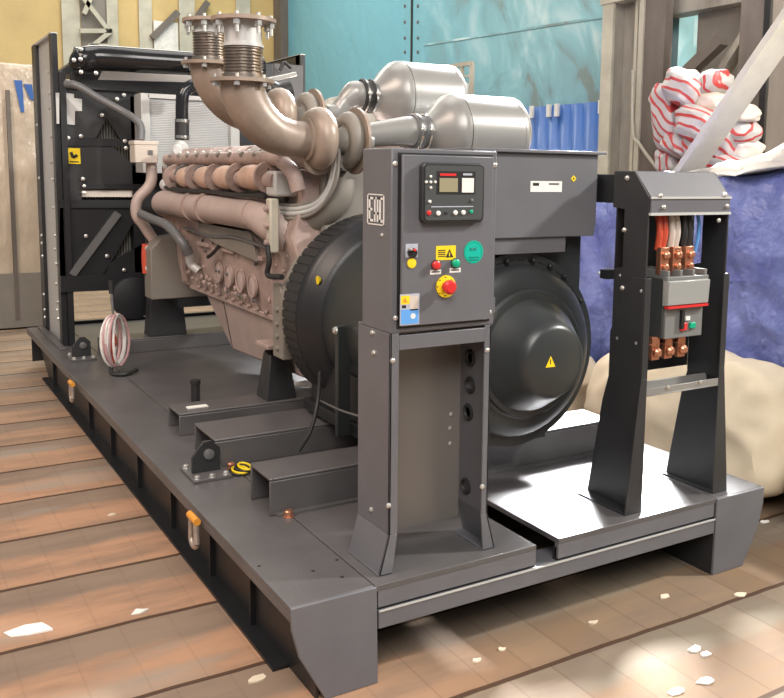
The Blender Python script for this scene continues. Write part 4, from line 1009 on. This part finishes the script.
for v in (248, 268): p = at(147.5, v, y=6.24); MB().lathe([(.018, 0), (.018, .01)], p, (0, -1, 0), 12).build('sleeve_clip', 'cream', E_)
# actuator unit behind the near turbo
t = thing('regulator_unit', 'grey bracket with black actuator between turbochargers and radiator hose', 'actuator', tuple(at(290, 95, y=4.2)))
a, b = at(283, 64, y=4.95), at(303, 92, y=4.95)
MB().box(a.x - .05, b.x, 4.95, 4.97, b.z - .3, a.z).build('bracket_plate', 'greyrub', t)
MB().tube([at(268, 80, y=4.6), at(283, 77, y=4.6), at(296, 74, y=4.6)], .012, seg=8).build('push_rod', 'zinc', t)
MB().tube([at(268, 88, y=4.7), at(278, 92, y=4.7), at(290, 90, y=4.7)], .05, seg=12).build('actuator_body', 'rubber', t)
MB().tube([at(280, 70, y=4.9), at(284, 63, y=4.9), at(291, 68, y=4.9)], .01, seg=8).build('wire_loop', 'ink', t)

# ================================================================== RADIATOR
Rr = thing('radiator', 'tall black radiator frame with pale charge air cooler and thick top hose', 'radiator', (2.04, 7.3, ZD))
YR = 6.85
def side(g):
    a_, b_ = sorted((g(1.11), g(1.125)))
    m = MB(); m.box(a_, b_, 6.88, 7.76, ZD, 2.50); m.build('side_channel', 'lightgrey' if g(0) == 0 else 'dark', Rr)  # left web's pale colour stands in for the white it reflects
    a_, b_ = sorted((g(1.085), g(1.125)))
    MB().box(a_, b_, 7.58, 7.76, ZD, 2.50).build('channel_flange', 'black', Rr, .003)
    MB().box(a_, b_, 6.86, 6.96, ZD, 2.50).build('channel_flange', 'black', Rr, .003)
    MB().box(a_, b_, 6.86, 7.76, 2.49, 2.505).build('channel_cap', 'lightgrey', Rr)
    a_, b_ = sorted((g(1.125), g(1.165))); MB().box(a_, b_, 6.83, 6.90, ZD, 2.24).build('front_post', 'black', Rr, .003)
    a_, b_ = sorted((g(1.04), g(1.085))); MB().box(a_, b_, 6.70, 7.72, ZD, .335).build('foot_angle', 'deck', Rr, .003)
side(lambda x: x); side(lambda x: 4.04 - x)
zz = [.5, .56, .62, .75, .9, 1.0, 1.1, 1.3, 1.5, 1.62, 1.8, 2.0, 2.1, 2.25]
bolts(Rr, [(1.085, 7.0 + (k % 2) * .03, z) for k, z in enumerate(zz)], (-1, 0, 0), .012, .008)
bolts(Rr, [(1.085, 7.62, z) for k, z in enumerate((.42, .48, .6, .9, 1.0, 1.06, 1.5, 1.9))], (-1, 0, 0), .012, .008)
def rz(u0, v0, u1, v1, y=YR): a, b = at(u0, v0, y=y), at(u1, v1, y=y); return a.x, b.x, b.z, a.z
# front screens
x_a, _, _, zt = rz(62, 75, 62, 75)
MB().box(1.2, 2.9, 6.83, 6.88, 2.13, 2.24).build('top_beam', 'dark', Rr, .003)
MB().prism([(1.13, 2.24), (1.36, 2.42), (2.9, 2.42), (2.9, 2.24)], 'y', 6.95, 7.4).build('top_tank', 'dark', Rr, .004)

core = MB().box(1.18, 2.88, 6.98, 7.3, .78, 2.13).build('core', 'mesh', Rr)
tri1 = [at(*q, y=YR) for q in ((97, 138), (107, 119), (112, 120), (121, 138))]
# plate with windows built from pieces
def plate(pts, name='screen_plate', m_='dark', y0=6.86, y1=6.875):
    P = [at(*q, y=YR) for q in pts]
    return MB().prism([(q.x, q.z) for q in P], 'y', y0, y1).build(name, m_, Rr)
plate([(97, 80), (103, 70), (205, 75), (205, 83)], 'bright_gap_strip', 'white', 6.82, 6.86)  # white strip standing in for the bright background gap under the top hose
plate([(66, 86), (140, 93), (140, 118), (107, 118), (96, 138), (64, 138)])
plate([(107, 118), (140, 118), (140, 139), (121, 139)])
plate([(64, 138), (140, 139), (140, 146), (64, 146)], 'mid_rail', 'black', 6.85, 6.88)
plate([(64, 146), (112, 146), (146, 176), (146, 184), (84, 184), (84, 190), (64, 190)])
plate([(64, 190), (82, 190), (82, 200), (64, 200)])
plate([(82, 184), (146, 184), (146, 189), (82, 189)], 'slat_rail', 'black', 6.84, 6.88)
plate([(82, 190), (142, 190), (142, 197), (82, 197)], 'slat_panel', 'cream', 6.87, 6.9)
plate([(60, 200), (142, 200), (142, 208), (60, 208)], 'lower_rail', 'black', 6.84, 6.88)
plate([(60, 208), (142, 208), (100, 283), (60, 283)], 'lower_screen', 'black')
plate([(60, 276), (150, 272), (150, 288), (60, 292)], 'bottom_rail', 'black', 6.82, 6.88)
plate([(112, 262), (150, 240), (150, 275), (100, 279)], 'lower_screen', 'black', 6.86, 6.875)
MB().bar(at(72, 275, y=6.84), at(118, 213, y=6.84), .05, .03, up=(0, 1, 0)).build('diagonal_brace', 'greyrub', Rr)
MB().box(1.6, 2.9, 6.86, 6.98, .60, 2.1).build('fan_shroud', 'black', Rr)
MB().lathe([(.12, 0), (.15, .03), (.15, .08), (.06, .1)], at(131, 297, y=6.7), (0, -1, 0), 32).build('fan_pulley', 'black', Rr)
# charge air cooler
a, b = at(140, 93, y=6.62), at(235, 140, y=6.62)
cac = MB().box(a.x + .05, b.x - .03, 6.62, 6.78, b.z - .25, a.z - .02).build('charge_cooler', 'fins', Rr)
MB().box(a.x, a.x + .06, 6.60, 6.8, b.z - .25, a.z).build('cooler_tank', 'lightgrey', Rr, .004)
MB().box(b.x - .04, b.x + .03, 6.60, 6.8, b.z - .25, a.z - .02).build('cooler_tank', 'lightgrey', Rr, .004)
MB().box(a.x + .05, b.x, 6.60, 6.8, a.z - .03, a.z + .0).build('cooler_frame', 'lightgrey', Rr)
# label, white shape, bolts
p = at(67.5, 148, y=6.858); q = at(80.5, 164, y=6.858)
yl_ = MB().box(p.x, q.x, 6.852, 6.858, q.z, p.z).build('yellow_label', 'yellow', Rr)
MB().tube([at(71, 152, y=6.85), at(73, 157, y=6.85), at(77, 155, y=6.85)], .01, seg=6).build('hand_symbol', 'ink', yl_)
MB().box(p.x + .01, q.x - .01, 6.85, 6.852, q.z + .01, q.z + .018).build('label_line', 'ink', yl_)
plate([(66, 93), (74, 94), (74, 98), (82, 99), (82, 111), (75, 111), (75, 125), (66, 124)], 'white_panel', 'lightgrey', 6.850, 6.858)
plate([(55, 93), (58.5, 93), (58.5, 124), (56, 124)], 'pale_strip', 'lightgrey', 6.82, 6.829)
bl = [(62, 78), (65, 83), (106, 81), (124, 88), (117, 99), (124, 95), (102, 115), (81, 136), (68, 138), (125, 141), (126, 148), (83, 179), (84, 186), (84, 193), (147, 84), (86, 236), (107, 256), (124, 270), (114, 289)]
bolts(Rr, [at(u, v, y=6.845) for u, v in bl], (0, -1, 0), .012, .008)
# hoses
MB().tube([at(75, 66, y=6.75), at(83, 60, y=6.7), at(100, 58, y=6.7), at(150, 61, y=6.6), at(215, 65, y=6.5), at(262, 68, y=6.5)], .085, rs=[.05, .085, .088, .085, .08, .08], seg=24).build('top_hose', 'gloss', Rr)
MB().lathe([(.10, 0), (.10, .02)], at(78, 62, y=6.72), (-1, 0, 0), 24).build('hose_flange', 'gloss', Rr)
bolts(Rr, [at(81, 49, y=6.62), at(80.5, 59, y=6.6), at(74, 60, y=6.62), at(81, 72, y=6.62), at(96, 73, y=6.62)], (0, -1, 0), .012, .01)
MB().tube([at(212, 86, y=6.3), at(195, 85, y=6.3), at(184, 92, y=6.3), at(182, 105, y=6.3), at(182, 120, y=6.3)], .043, seg=18).build('elbow_pipe', 'gloss', Rr)
e_ = MB().cyl(at(182, 119, y=6.3), at(182, 140, y=6.3), .047, seg=18).build('rubber_sleeve', 'rubber', Rr)
for v in (121, 137): MB().cyl(at(182, v - 1.5, y=6.3), at(182, v + 1.5, y=6.3), .05, seg=18).build('sleeve_clamp', 'steel', Rr)
MB().tube([at(66, 84, y=6.78), at(78, 86, y=6.72), at(100, 99, y=6.68), at(122, 111, y=6.6), at(136, 120, y=6.5), at(141, 128, y=6.45), at(141, 142, y=6.35)], .026, seg=14).build('vent_hose', 'greyrub', Rr)

# ================================================================== LIGHT
scn.world = bpy.data.worlds.new('world'); scn.world.use_nodes = True
wn = scn.world.node_tree; bg = wn.nodes['Background']; bg.inputs[0].default_value = (.95, .97, 1, 1); bg.inputs[1].default_value = .25
def area(name, loc, target, size, power, col, sy=None, spread=180):
    l = bpy.data.lights.new(name, 'AREA'); l.shape = 'RECTANGLE'; l.size = size; l.size_y = sy or size; l.energy = power; l.color = col
    o = bpy.data.objects.new(name, l); COL.objects.link(o); o.location = loc
    o.rotation_euler = (V(target) - V(loc)).to_track_quat('-Z', 'Y').to_euler(); l.spread = R_(spread); return o
d = V((.886, -.464, .744)).normalized()
area('floodlight', V((2.3, 2.6, .8)) + d * 7.5, (2.3, 2.6, .8), .5, 560, (1, .97, .92))
area('deck_glare_light', (6.0, 6.0, 4.0), (2.65, 3.05, .3), 3.4, 400, (.97, .98, 1), .9, 32)  # added light aimed at the deck for its glare; no window there
area('front_fill_light', (-.5, -3, 6.5), (3, 3.5, .6), 4, 500, (1, .95, .9))  # unseen fill light added to brighten the front faces
area('roof_lamp', (3, 7, 7.5), (3, 7, 0), 4, 150, (1, .97, .92))
area('roof_lamp_far', (3.5, 12.5, 6.5), (3.5, 12, 0), 4, 260, (1, .95, .85))
area('roof_lamp_left', (-3, 3, 6), (1, 4, 0), 3, 280, (1, .80, .68))
scn.view_settings.view_transform = 'Standard'; scn.view_settings.look = 'None'; scn.view_settings.gamma = 1
scn.view_settings.use_curve_mapping = False; scn.view_settings.exposure = .3
